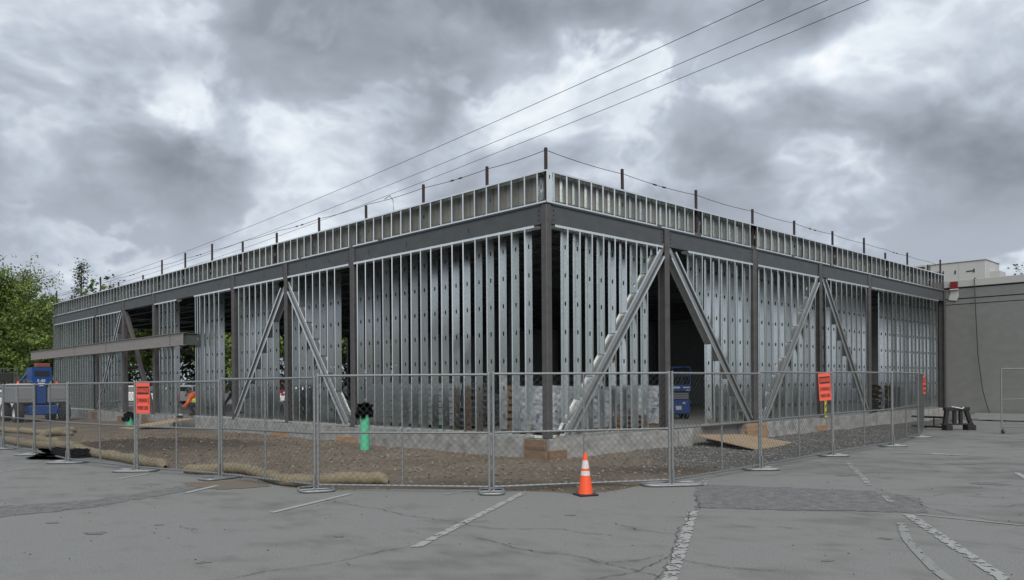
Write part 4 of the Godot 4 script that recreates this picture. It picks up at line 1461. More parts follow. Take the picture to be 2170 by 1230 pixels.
func build_site_objects():
	wattle("long straw roll with a loose sagging crook below the green pipe", [[-2.0, -12.78], [-2.69, -12.92], [-3.02, -12.80], [-3.42, -12.82], [-3.8, -13.1], [-4.25, -13.7], [-4.7, -14.35], [-5.2, -14.75], [-5.75, -14.75], [-6.2, -15.0]], 0.112, 71)
	wattle("straight straw roll lying along the dug mound inside the fence", [[-6.9, -15.75], [-7.45, -16.2], [-8.45, -17.25], [-9.46, -18.2], [-10.2, -18.9], [-11.0, -19.7]], 0.118, 72)
	wattle("short straw roll beside the crumpled black plastic", [[-11.1, -20.0], [-12.2, -20.9], [-13.2, -21.6], [-14.2, -22.6], [-15.0, -23.4]], 0.122, 73)
	wattle("straw roll curving towards the boom lift", [[-15.2, -27.6], [-15.7, -27.0], [-16.5, -27.0], [-17.4, -27.7], [-18.6, -28.6], [-20.5, -30.2]], 0.12, 74)
	wattle("looped straw roll between two others on the soil", [[-12.6, -22.0], [-13.3, -22.5], [-14.0, -23.3], [-14.4, -24.4], [-14.9, -25.4], [-14.5, -26.2]], 0.115, 75)
	standpipe(Vector3(-3.61, gy(-3.61, -19.38) - 0.02, -19.38), 0.115, 1.1, "tall green pipe stub with black plastic tied over its top", 81)
	standpipe(Vector3(-15.6, 0.0, -32.3), 0.15, 0.5, "short green pipe stub hooded with black plastic by the canopy", 91)
	# traffic cone
	var c := thing("traffic_cone", "orange traffic cone with two white bands standing before the fence", "traffic cone", Vector3(1.07, 0.0, -11.65), 0.35)
	c.scale = Vector3.ONE * 0.82
	var s := ST()
	cbox(s, Vector3(-0.18, 0.0, -0.18), Vector3(0.18, 0.035, 0.18), 0.012)
	part("base", s, M.black, c)
	s = ST()
	lathe(s, [[0.135, 0.035], [0.13, 0.06], [0.088, 0.36]], 28)
	lathe(s, [[0.077, 0.44], [0.071, 0.485]], 28)
	lathe(s, [[0.05, 0.63], [0.034, 0.745], [0.028, 0.75], [0.026, 0.70]], 28)
	part("cone_body", s, M.cone, c)
	var col := tex(92, 0.05, 256, Color(0.42, 0.41, 0.40), Color(0.78, 0.78, 0.77), 5, 0.7, 1.0, 8.0)
	for q in [[[0.0885, 0.36], [0.0775, 0.44]], [[0.0715, 0.485], [0.0505, 0.63]]]:
		s = ST()
		lathe(s, q, 28)
		part("reflective_band", s, tmat(col, 3.0, 0.5), c)
	# plywood ramps
	var rp := thing("plywood_ramp", "weathered plywood sheet ramp from the gravel up to the doorway with the scissor lift", "ramp")
	s = ST()
	ramp_sheet(s, W(-1.9, 5.13, 0.035), W(-1.9, 7.38, 0.035), W(-0.04, 7.85, 0.17), W(-0.04, 5.37, 0.29), 0.02)
	part("sheet", s, M.ply, rp)
	s = ST()
	for q in [5.8, 6.8]:
		rod(s, W(-1.3, q, 0.03), W(-0.1, q + 0.1, 0.14), 0.03, 4)
	part("bearer", s, M.wood, rp)
	var rl := thing("plywood_ramp", "narrow plywood ramp leading up to the doorway where the person crouches", "ramp")
	s = ST()
	ramp_sheet(s, W(19.3, -1.9, 0.03), W(20.6, -1.9, 0.03), W(20.0, -0.04, 0.34), W(18.1, -0.04, 0.40), 0.02)
	part("sheet", s, M.ply, rl)
	# crumpled black plastic at the fence
	var bag := thing("plastic_sheet", "crumpled black plastic lying on the asphalt edge at the fence foot", "plastic sheet", Vector3(-10.35, 0.0, -18.2), 0.7)
	s = ST()
	crumple(s, Vector3(0, 0.09, 0), 0.42, 0.12, 0.26, 95, 0.6, 26)
	crumple(s, Vector3(0.3, 0.07, 0.1), 0.26, 0.09, 0.2, 96, 0.7)
	part("sheet", s, M.bag, bag)
	# black fork frame by the store
	var fk := thing("fork_frame", "black steel fork attachment frame standing on the asphalt by the store", "lift attachment", Vector3(14.75, 0.0, -26.1), 0.12)
	s = ST()
	for x in [-0.55, 0.2]:
		cbox(s, Vector3(x, 0.0, -0.15), Vector3(x + 0.3 if x > 0 else x + 0.22, 0.17, 0.12), 0.01)
	part("foot_block", s, M.black, fk)
	s = ST()
	cbox(s, Vector3(-0.6, 0.171, -0.12), Vector3(0.5, 0.22, 0.02), 0.008)
	part("cross_bar", s, M.black, fk)
	for q in [[-0.42, -0.5], [0.24, 0.42]]:
		s = ST()
		box(s, Vector3(-0.06, 0.0, -0.05), Vector3(0.06, 0.52, 0.05), Transform3D(Basis(Vector3(1, 0, 0), Vector3((q[0] - q[1]) / 0.5, 1, 0), Vector3(0, 0, 1)), Vector3(q[1], 0.2, -0.05)))
		part("leg", s, M.black, fk)
	s = ST()
	cbox(s, Vector3(-0.52, 0.64, -0.12), Vector3(0.36, 0.76, 0.02), 0.01)
	part("head_bar", s, M.black, fk)
	s = ST()
	for x in [-0.2, 0.02]:
		box(s, Vector3(x, 0.22, -0.1), Vector3(x + 0.1, 0.64, -0.02))
	part("upright", s, M.black, fk)
	s = ST()
	tube(s, [Vector3(-0.25, 0.77, -0.05), Vector3(-0.1, 0.74, 0.04), Vector3(0.05, 0.71, 0.05), Vector3(0.12, 0.75, 0.03)], [0.022], 6)
	part("chain", s, M.lightgrey, fk)
	s = ST()
	for q in [[-0.5, 0.1], [-0.5, 0.42]]:
		tube(s, [Vector3(-0.5, q[1], -0.1), Vector3(-0.9, q[1], -1.2)], [0.035], 4)
	for k in [0.3, 0.7]:
		rod(s, Vector3(-0.5 - 0.4 * k, 0.1, -0.1 - 1.1 * k), Vector3(-0.5 - 0.4 * k, 0.42, -0.1 - 1.1 * k), 0.03, 4)
	part("fork_tine", s, M.black, fk)

func ramp_sheet(s: SurfaceTool, a: Vector3, b: Vector3, c: Vector3, d: Vector3, th: float):
	var u := Vector3(0, th, 0)
	var n := -(b - a).cross(c - a).normalized()
	if n.y < 0: n = -n
	quad(s, a + u, b + u, c + u, d + u, n)
	quad(s, a, b, c, d, -n)
	for e in [[a, b], [b, c], [c, d], [d, a]]:
		var o: Vector3 = ((e[0] + e[1]) * 0.5 - (a + b + c + d) * 0.25)
		o.y = 0
		quad(s, e[0], e[1], e[1] + u, e[0] + u, o.normalized())

# ---------------------------------------------------------------- building stock on the slab
func pallet(called: String, label: String, at: Vector3, turn: float, upright: bool, group := ""):
	var o := thing(called, label, "pallet", at, turn, group)
	var t := Transform3D()
	if upright: t = Transform3D(Basis(Vector3.RIGHT, PI / 2 - 0.12), Vector3(0, 1.1, 0.0))
	for i in 7:
		var s := ST()
		cbox(s, Vector3(-0.5, 0.1, -0.0 + i * 0.165), Vector3(0.5, 0.12, 0.1 + i * 0.165), 0.003, t)
		part("deck_board", s, M.wood, o)
	for i in 3:
		var s := ST()
		cbox(s, Vector3(-0.5 + i * 0.46, 0.0205, 0.0), Vector3(-0.42 + i * 0.46, 0.0995, 1.09), 0.003, t)
		part("stringer", s, M.wood2, o)
	for i in 3:
		var s := ST()
		cbox(s, Vector3(-0.5, 0.0, i * 0.495), Vector3(0.5, 0.02, 0.1 + i * 0.495), 0.003, t)
		part("bottom_board", s, M.wood, o)

func wrapped_bundle(label: String, at: Vector3, size: Vector3, sd: int):
	var o := thing("wrapped_bundle", label, "wrapped bundle", at, TURN, "shrink wrapped bundles behind the studs")
	var ns := noise(sd, 2.2, 4, 0.6)
	var s := ST()
	# a soft bulging block: grid on each face pushed by noise
	var n := 14
	for ax in 3:
		var u := (ax + 1) % 3
		var v := (ax + 2) % 3
		for sg in [-1.0, 1.0]:
			var g := []
			for j in n + 1:
				for i in n + 1:
					var p := Vector3()
					p[ax] = sg
					p[u] = -1.0 + 2.0 * i / n
					p[v] = -1.0 + 2.0 * j / n
					var q := p.normalized() * 0.16 + p * 0.86
					var w := Vector3(q.x * size.x, q.y * size.y, q.z * size.z) * 0.5
					w += p.normalized() * ns.get_noise_3dv(w * 1.4) * 0.05
					g.append(w + Vector3(0, size.y * 0.5 + 0.1, 0))
			for j in n:
				for i in n:
					var a: Vector3 = g[j * (n + 1) + i]
					var b: Vector3 = g[j * (n + 1) + i + 1]
					var c: Vector3 = g[(j + 1) * (n + 1) + i + 1]
					var d: Vector3 = g[(j + 1) * (n + 1) + i]
					var nn := (b - a).cross(c - a).normalized()
					var out := (a + c) * 0.5 - Vector3(0, size.y * 0.5 + 0.1, 0)
					if nn.dot(out) < 0: nn = -nn
					quad(s, a, b, c, d, nn)
	part("wrap", s, M.wrap, o)
	var r := RandomNumberGenerator.new()
	r.seed = sd
	s = ST()
	for k in 7:
		var y := 0.2 + r.randf() * (size.y - 0.25)
		var h := r.randf_range(0.02, 0.06)
		var x := r.randf_range(-0.42, 0.3) * size.x
		box(s, Vector3(x, y, size.z * 0.5 + 0.022), Vector3(x + r.randf_range(0.05, 0.16), y + h, size.z * 0.5 + 0.03))
		var z := r.randf_range(-0.42, 0.3) * size.z
		box(s, Vector3(-size.x * 0.5 - 0.03, y, z), Vector3(-size.x * 0.5 - 0.022, y + h, z + r.randf_range(0.05, 0.16)))
	part("printed_patch", s, M.print, o)
	s = ST()
	for z in [-0.4, 0.0, 0.4]:
		box(s, Vector3(-size.x * 0.48, 0.0, z * size.z - 0.05), Vector3(size.x * 0.48, 0.12, z * size.z + 0.05))
	part("bearer", s, M.wood, o)

func build_stock():
	wrapped_bundle("shrink wrapped white bundle right behind the corner column", W(0.95, 1.1, SLAB), Vector3(1.35, 1.0, 1.0), 111)
	wrapped_bundle("second shrink wrapped white bundle behind the studs beside the corner one", W(1.15, 2.55, SLAB), Vector3(1.1, 0.9, 1.0), 112)
	wrapped_bundle("shrink wrapped bundle with blue print standing next to the scissor lift", W(1.25, 4.75, SLAB), Vector3(1.5, 0.98, 1.1), 113)
	pallet("wooden_pallet", "wooden pallet leaning upright by the corner column", W(1.6, 0.95, SLAB), TURN + PI / 2 + PI, true)
	for i in 3:
		pallet("wooden_pallet", ["lowest wooden pallet in the flat stack behind the brace", "middle wooden pallet in the flat stack behind the brace", "topmost wooden pallet in the flat stack behind the brace"][i], W(1.5, 3.5, SLAB + i * 0.125), TURN, false)
	# stacks of galvanized studs on bearers
	var lab := ["tall stack of bundled galvanized studs behind the left facade", "lower stack of bundled galvanized studs behind the first stack", "stack of bundled galvanized studs by the far column"]
	var spots := [[4.0, 1.5, 7, 4.2], [4.6, 2.7, 5, 4.6], [10.4, 1.6, 3, 3.0]]
	for k in 3:
		var q: Array = spots[k]
		var o := thing("stud_stack", lab[k], "steel stack", W(q[0], q[1], SLAB), TURN, "stacked stud bundles on the slab")
		for j in int(q[2]):
			for i in 3:
				var s := ST()
				var x := -0.5 + i * 0.34 + rng.randf_range(-0.02, 0.02)
				var y := 0.09 + j * 0.158
				var z1 := rng.randf_range(-0.15, 0.1)
				# a nested bundle: an open C with its ends showing
				box(s, Vector3(x, y, -q[3]), Vector3(x + 0.3, y + 0.012, z1))
				box(s, Vector3(x, y + 0.128, -q[3]), Vector3(x + 0.3, y + 0.14, z1))
				for m in 5:
					box(s, Vector3(x + 0.01 + m * 0.07, y + 0.012, -q[3] + 0.01), Vector3(x + 0.02 + m * 0.07, y + 0.128, z1 - rng.randf_range(0.0, 0.05)))
				part("stud_bundle", s, M.dull, o)
		var sb := ST()
		for z in [-0.4, -1.6, -2.8]:
			box(sb, Vector3(-0.55, 0, z - 0.05), Vector3(0.55, 0.088, z + 0.05))
		part("bearer", sb, M.wood, o)
	# things by the far right column
	var y1 := thing("yellow_bag_stack", "stack of yellow topped white bags behind the last brace", "bag stack", W(0.42, 18.1, SLAB), TURN)
	for i in 5:
		var s := ST()
		crumple(s, Vector3(0, 0.11 + i * 0.2, 0), 0.42, 0.12, 0.32, 120 + i, 0.14, 16)
		part("bag", s, M.white if i < 3 else M.yellow, y1)
	var lv := thing("yellow_strip", "yellow and black striped post protector strip beside the column", "post guard", W(-0.03, 13.02, SLAB), TURN)
	var s := ST()
	box(s, Vector3(-0.05, 0.0, -0.012), Vector3(0.05, 0.62, 0.012))
	part("strip", s, M.yellow, lv)
	s = ST()
	for k in 3:
		prism(s, PackedVector2Array([Vector2(-0.05, 0.1 + k * 0.2), Vector2(0.05, 0.16 + k * 0.2), Vector2(0.05, 0.22 + k * 0.2), Vector2(-0.05, 0.16 + k * 0.2)]), 0.0125, 0.014)
	part("stripe", s, M.black, lv)

# ---------------------------------------------------------------- machines
func wheel(parent: Node, at: Vector3, r: float, w: float, axis_turn: float, lugs := true):
	var t := Transform3D(Basis(Vector3.UP, axis_turn) * Basis(Vector3.FORWARD, PI / 2), at)
	var s := ST()
	lathe(s, [[r * 0.55, -w / 2], [r * 0.9, -w / 2], [r, -w * 0.36], [r, w * 0.36], [r * 0.9, w / 2], [r * 0.55, w / 2]], 28, Vector3.ZERO, t)
	if lugs:
		for k in 18:
			var a := TAU * k / 18
			var d := Vector3(cos(a), 0, sin(a))
			for q in [-1.0, 1.0]:
				var tt := t * Transform3D(Basis(Vector3.UP, -a), d * r) * Transform3D(Basis(Vector3.RIGHT, 0.4 * q), Vector3(0, w * 0.2 * q, 0))
				box(s, Vector3(-0.02, -w * 0.2, -0.02), Vector3(0.025, w * 0.2, 0.02), tt)
	var o := part("wheel", s, M.rubber, parent)
	s = ST()
	lathe(s, [[0.0, -w * 0.3], [r * 0.2, -w * 0.32], [r * 0.5, -w * 0.25], [r * 0.56, -w * 0.46], [r * 0.56, w * 0.46], [r * 0.5, w * 0.25], [r * 0.2, w * 0.32], [0.0, w * 0.3]], 20, Vector3.ZERO, t)
	part("rim", s, M.lightgrey if lugs else M.grey, o)

func build_machines():
	# boom lift: local x across, -z along the left facade (away)
	var o := thing("boom_lift", "blue and grey boom lift with big black tyres parked at the canopy end", "boom lift", W(30.8, -2.3, 0.0), TURN)
	o.scale = Vector3.ONE * 0.92
	var s := ST()
	cbox(s, Vector3(-0.62, 0.38, -1.6), Vector3(0.62, 0.86, 1.6), 0.05)
	box(s, Vector3(-0.95, 0.42, 1.0), Vector3(0.95, 0.62, 1.3))
	box(s, Vector3(-0.95, 0.42, -1.5), Vector3(0.95, 0.62, -1.2))
	part("chassis", s, M.blue, o)
	for x in [-1.02, 1.02]:
		for z in [1.15, -1.35]:
			wheel(o, Vector3(x, 0.48, z), 0.48, 0.38, 0.0)
	s = ST()
	lathe(s, [[0.0, 0.861], [0.6, 0.861], [0.6, 0.95], [0.0, 0.95]], 24)
	part("slew_ring", s, M.black, o)
	for q in [[-1.14, -0.26], [0.27, 1.12]]:
		s = ST()
		cbox(s, Vector3(q[0], 0.951, -1.3), Vector3(q[1], 1.78, 1.25), 0.06)
		for k in 2:
			box(s, Vector3(q[0] + 0.08, 1.02 + k * 0.13, 1.251), Vector3(q[1] - 0.08, 1.09 + k * 0.13, 1.275))
		var hood := part("hood", s, M.grey, o)
		s = ST()
		cbox(s, Vector3(q[0] + 0.03, 1.781, -1.25), Vector3(q[1] - 0.03, 1.93, 1.2), 0.06)
		part("hood_top", s, M.lightgrey, hood)
	s = ST()
	prism(s, PackedVector2Array([Vector2(-0.2, 0.951), Vector2(0.2, 0.951), Vector2(0.22, 1.85), Vector2(0.46, 2.1), Vector2(0.46, 2.74), Vector2(-0.42, 2.74), Vector2(-0.42, 2.1), Vector2(-0.22, 1.85)]), 0.3, 1.15)
	var tw := part("tower", s, M.blue, o)
	s = ST()
	box(s, Vector3(-0.3, 2.3, 1.151), Vector3(0.36, 2.56, 1.17))
	part("opening", s, M.black, tw)
	var tm := part("lettering", text_mesh("S-45", 0.17), M.white, tw)
	fit(tm, 0.36, 0.13)
	tm.position = Vector3(0, 2.08, 1.156)
	s = ST()
	for k in 3:
		box(s, Vector3(-0.15 + k * 0.03, 1.93 - k * 0.06, 1.151), Vector3(0.15 - k * 0.03, 1.97 - k * 0.06, 1.158))
	part("decal", s, M.white, tw)
	s = ST()
	box(s, Vector3(-0.17, 2.4, -1.0), Vector3(0.17, 2.72, 0.29))
	part("boom", s, M.blue, o)
	s = ST()
	cbox(s, Vector3(-0.18, 2.745, 0.5), Vector3(0.45, 2.95, 1.0), 0.03)
	part("boom_cap", s, mat(lin(0.20, 0.06, 0.04), 0.6), o)
	s = ST()
	for y in [1.75, 2.25, 2.72]:
		for z in [-2.0, -1.35]:
			rod(s, Vector3(-1.75, y, z), Vector3(-0.5, y, z), 0.02, 6)
		for x in [-1.75, -0.5]:
			rod(s, Vector3(x, y, -2.0), Vector3(x, y, -1.35), 0.02, 6)
	for x in [-1.75, -1.1, -0.5]:
		for z in [-2.0, -1.35]:
			rod(s, Vector3(x, 1.7, z), Vector3(x, 2.72, z), 0.02, 6)
	box(s, Vector3(-1.75, 1.68, -2.0), Vector3(-0.3, 1.72, -1.35))
	part("basket", s, mat(lin(0.09, 0.10, 0.10), 0.5), o)
	s = ST()
	cbox(s, Vector3(-1.55, 2.05, -1.33), Vector3(-0.75, 2.5, -1.1), 0.03)
	part("control_box", s, M.black, o)
	s = ST()
	rod(s, Vector3(-0.4, 1.95, -1.6), Vector3(0.0, 2.5, -1.6), 0.06, 6)
	part("basket_arm", s, M.blue, o)
	s = ST()
	for x in [-0.95, 0.75]:
		lathe(s, [[0.06, 1.931], [0.05, 2.03], [0.0, 2.05]], 12, Vector3(x, 0, 0.9))
	part("beacon", s, M.orange, o)

	# scissor lift seen end on, inside
	var l := thing("scissor_lift", "blue scissor lift with folded guard rails parked inside the doorway", "scissor lift", W(2.9, 9.05, SLAB), TURN - 0.75)
	s = ST()
	cbox(s, Vector3(-0.38, 0.16, -1.1), Vector3(0.38, 0.62, 0.0), 0.03)
	part("chassis", s, M.blue, l)
	for x in [-0.3, 0.3]:
		for z in [-0.9, -0.2]:
			wheel(l, Vector3(x, 0.16, z), 0.16, 0.11, 0.0, false)
	s = ST()
	for k in 3:
		box(s, Vector3(-0.34, 0.64 + k * 0.07, -1.05), Vector3(0.34, 0.69 + k * 0.07, -0.04))
	part("scissor_stack", s, M.grey, l)
	s = ST()
	cbox(s, Vector3(-0.4, 0.87, -1.15), Vector3(0.4, 1.09, 0.03), 0.02)
	var pf := part("platform", s, M.blue, l)
	s = ST()
	box(s, Vector3(-0.28, 0.97, 0.0305), Vector3(0.05, 1.03, 0.034))
	box(s, Vector3(-0.36, 0.9, 0.0305), Vector3(-0.2, 0.93, 0.034))
	box(s, Vector3(0.24, 0.9, 0.0305), Vector3(0.35, 0.93, 0.034))
	box(s, Vector3(0.14, 0.98, 0.0305), Vector3(0.35, 1.02, 0.034))
	part("decal", s, M.lightgrey, pf)
	s = ST()
	box(s, Vector3(-0.08, 0.3, 0.001), Vector3(0.1, 0.42, 0.01))
	box(s, Vector3(0.14, 0.48, 0.001), Vector3(0.22, 0.54, 0.01))
	box(s, Vector3(-0.3, 0.44, 0.001), Vector3(-0.2, 0.52, 0.01))
	part("decal", s, M.lightgrey, l)
	s = ST()
	for z in [0.0, -1.12]:
		tube(s, [Vector3(-0.38, 1.09, z), Vector3(-0.38, 1.6, z), Vector3(-0.34, 1.64, z), Vector3(0.34, 1.64, z), Vector3(0.38, 1.6, z), Vector3(0.38, 1.09, z)], [0.018], 6)
		rod(s, Vector3(-0.38, 1.36, z), Vector3(0.38, 1.36, z), 0.016, 6)
		rod(s, Vector3(-0.18, 1.09, z), Vector3(-0.18, 1.64, z), 0.022, 6)
	for x in [-0.38, 0.38]:
		for y in [1.36, 1.62]:
			rod(s, Vector3(x, y, 0), Vector3(x, y, -1.12), 0.016, 6)
	part("guard_rail", s, M.blue, l)

# ---------------------------------------------------------------- the person
func sdf_mesh(s: SurfaceTool, bones: Array, cell: float, k: float, lo: Vector3, hi: Vector3):
	# bones: [a, b, ra, rb, colour]; meshed as surface nets
	var n := Vector3i(((hi - lo) / cell).ceil()) + Vector3i.ONE
	var val := PackedFloat32Array()
	val.resize(n.x * n.y * n.z)
	for z in n.z:
		for y in n.y:
			for x in n.x:
				val[(z * n.y + y) * n.x + x] = sdf(bones, lo + Vector3(x, y, z) * cell, k)
	var vid := {}
	var pts := []
	for z in n.z - 1:
		for y in n.y - 1:
			for x in n.x - 1:
				var sum := Vector3.ZERO
				var cnt := 0
				var inside := 0
				var c := []
				for i in 8:
					var d := val[((z + ((i >> 2) & 1)) * n.y + y + ((i >> 1) & 1)) * n.x + x + (i & 1)]
					c.append(d)
					if d < 0: inside += 1
				if inside == 0 or inside == 8: continue
				for e in [[0, 1], [2, 3], [4, 5], [6, 7], [0, 2], [1, 3], [4, 6], [5, 7], [0, 4], [1, 5], [2, 6], [3, 7]]:
					var a: float = c[e[0]]
					var b: float = c[e[1]]
					if (a < 0) != (b < 0):
						var t := a / (a - b)
						var pa := Vector3(e[0] & 1, (e[0] >> 1) & 1, (e[0] >> 2) & 1)
						var pb := Vector3(e[1] & 1, (e[1] >> 1) & 1, (e[1] >> 2) & 1)
						sum += pa.lerp(pb, t)
						cnt += 1
				vid[(z * n.y + y) * n.x + x] = pts.size()
				pts.append(lo + (Vector3(x, y, z) + sum / cnt) * cell)
	var nor := []
	var col := []
	for p in pts:
		var h := cell * 0.6
		var g := Vector3(sdf(bones, p + Vector3(h, 0, 0), k) - sdf(bones, p - Vector3(h, 0, 0), k), sdf(bones, p + Vector3(0, h, 0), k) - sdf(bones, p - Vector3(0, h, 0), k), sdf(bones, p + Vector3(0, 0, h), k) - sdf(bones, p - Vector3(0, 0, h), k))
		nor.append(g.normalized())
		var best := 9.0
		var cc := Color.WHITE
		for b in bones:
			var d := capsule(p, b)
			if d < best:
				best = d; cc = b[4]
		col.append(cc)
	var emit := func(ids: Array):
		for t in [[0, 1, 2], [0, 2, 3]]:
			var a: int = ids[t[0]]
			var b: int = ids[t[1]]
			var c: int = ids[t[2]]
			if (pts[b] - pts[a]).cross(pts[c] - pts[a]).dot(nor[a]) > 0:
				var q := b; b = c; c = q
			for i in [a, b, c]:
				s.set_normal(nor[i]); s.set_color(col[i]); s.add_vertex(pts[i])
	for z in range(1, n.z - 1):
		for y in range(1, n.y - 1):
			for x in range(1, n.x - 1):
				var i := (z * n.y + y) * n.x + x
				var v := val[i] < 0
				if v != (val[i + 1] < 0): emit.call([vid[i], vid[i - n.x], vid[i - n.x - n.x * n.y], vid[i - n.x * n.y]])
				if v != (val[i + n.x] < 0): emit.call([vid[i], vid[i - 1], vid[i - 1 - n.x * n.y], vid[i - n.x * n.y]])
				if v != (val[i + n.x * n.y] < 0): emit.call([vid[i], vid[i - 1], vid[i - 1 - n.x], vid[i - n.x]])

func capsule(p: Vector3, b: Array) -> float:
	var ab: Vector3 = b[1] - b[0]
	var t := clampf((p - b[0]).dot(ab) / maxf(ab.length_squared(), 1e-8), 0.0, 1.0)
	return (p - b[0] - ab * t).length() - lerpf(b[2], b[3], t)

func sdf(bones: Array, p: Vector3, k: float) -> float:
	var d := 9.0
	for b in bones:
		var e := capsule(p, b)
		var h := clampf(0.5 + 0.5 * (d - e) / k, 0.0, 1.0)
		d = lerpf(d, e, h) - k * h * (1.0 - h)
	return d

func build_person():
	# bending worker in the doorway: local +x is the way the person faces, y up
	var o := thing("person", "person in orange high visibility jacket and dark trousers crouching in the doorway", "person", W(18.95, 0.35, SLAB), TURN + 2.45)
	var orange := Color(0.75, 0.13, 0.03)
	var dark := Color(0.02, 0.022, 0.03)
	var skin := Color(0.20, 0.11, 0.075)
	var lime := Color(0.55, 0.60, 0.10)
	var B := []
	var hip := Vector3(-0.10, 0.42, 0)
	var chest := Vector3(0.06, 0.76, 0)
	for q in [-1.0, 1.0]:
		var kn := Vector3(0.24 + 0.04 * q, 0.43, 0.14 * q)
		var an := Vector3(0.02 + 0.06 * q, 0.09, 0.12 * q)
		B.append([hip + Vector3(0, 0, 0.09 * q), kn, 0.095, 0.066, dark])
		B.append([kn, an, 0.063, 0.042, dark])
		B.append([an, an + Vector3(0.17, -0.045, 0.01 * q), 0.045, 0.035, Color(0.03, 0.022, 0.016)])
		var sh := chest + Vector3(0.03, 0.02, 0.17 * q)
		var el := sh + Vector3(0.10, -0.25, 0.05 * q)
		var wr := el + Vector3(0.17, -0.16, -0.04 * q)
		B.append([sh, el, 0.06, 0.05, orange])
		B.append([el, wr, 0.05, 0.036, orange])
	B.append([hip + Vector3(0, 0, -0.07), hip + Vector3(0, 0, 0.07), 0.12, 0.12, dark])
	B.append([hip + Vector3(0.05, 0.07, 0), chest, 0.135, 0.135, orange])
	B.append([chest + Vector3(0.01, 0.0, -0.11), chest + Vector3(0.01, 0.0, 0.11), 0.105, 0.105, orange])
	B.append([hip + Vector3(0.10, 0.17, -0.06), hip + Vector3(0.10, 0.17, 0.06), 0.105, 0.105, lime])
	B.append([chest + Vector3(0.05, 0.08, 0), chest + Vector3(0.10, 0.16, 0), 0.055, 0.052, skin])
	var head := chest + Vector3(0.15, 0.22, 0)
	B.append([head, head + Vector3(0.06, -0.05, 0), 0.098, 0.082, skin])
	var s := ST()
	sdf_mesh(s, B, 0.02, 0.035, Vector3(-0.4, -0.02, -0.42), Vector3(0.72, 1.18, 0.42))
	# hands: palm, four fingers and thumb each
	for q in [-1.0, 1.0]:
		var wr := chest + Vector3(0.03, 0.02, 0.17 * q) + Vector3(0.27, -0.41, 0.01 * q)
		var H := []
		var palm := wr + Vector3(0.045, -0.05, 0)
		H.append([wr, palm, 0.03, 0.034, skin])
		for f in 4:
			var a := palm + Vector3(0.02, -0.02, (f - 1.5) * 0.019)
			var m := a + Vector3(0.022, -0.035 - 0.004 * (2 - absi(f - 1)), 0)
			H.append([a, m, 0.0092, 0.0088, skin])
			H.append([m, m + Vector3(-0.004, -0.032, 0), 0.0088, 0.0078, skin])
		H.append([palm + Vector3(0, 0.0, -0.026 * q), palm + Vector3(0.03, -0.03, -0.05 * q), 0.011, 0.009, skin])
		sdf_mesh(s, H, 0.006, 0.006, wr - Vector3(0.05, 0.16, 0.08), wr + Vector3(0.13, 0.05, 0.08))
	# face
	var F2 := []
	var fd := Vector3(0.77, -0.64, 0)
	var up := Vector3(0.64, 0.77, 0)
	var fc := head + Vector3(0.03, -0.025, 0)
	F2.append([fc + fd * 0.085 + up * 0.02, fc + fd * 0.105 - up * 0.012, 0.010, 0.014, skin])
	F2.append([fc + fd * 0.082 - up * 0.045 + Vector3(0, 0, -0.022), fc + fd * 0.082 - up * 0.045 + Vector3(0, 0, 0.022), 0.008, 0.008, Color(0.18, 0.07, 0.06)])
	for q in [-1.0, 1.0]:
		F2.append([fc + fd * 0.08 + up * 0.025 + Vector3(0, 0, 0.032 * q), fc + fd * 0.082 + up * 0.025 + Vector3(0, 0, 0.036 * q), 0.012, 0.012, Color(0.05, 0.04, 0.035)])
		F2.append([fc + Vector3(0, 0, 0.088 * q) + up * 0.015, fc + Vector3(0, 0, 0.092 * q) - up * 0.015, 0.016, 0.013, skin])
	sdf_mesh(s, F2, 0.008, 0.004, fc - Vector3(0.15, 0.15, 0.14), fc + Vector3(0.15, 0.15, 0.14))
	var pm := mat(Color.WHITE, 0.8)
	pm.vertex_color_use_as_albedo = true
	part("body", s, pm, o)
	s = ST()
	var hb := Transform3D(Basis(Vector3(0.77, -0.64, 0), Vector3(0.64, 0.77, 0), Vector3(0, 0, 1)), head)
	lathe(s, [[0.125, -0.005], [0.118, 0.02], [0.11, 0.06], [0.075, 0.105], [0.0, 0.122]], 20, Vector3.ZERO, hb)
	lathe(s, [[0.10, 0.0], [0.135, -0.008], [0.125, 0.0]], 20, Vector3.ZERO, hb)
	part("dark_cap", s, mat(lin(0.015, 0.015, 0.018), 0.6), o)

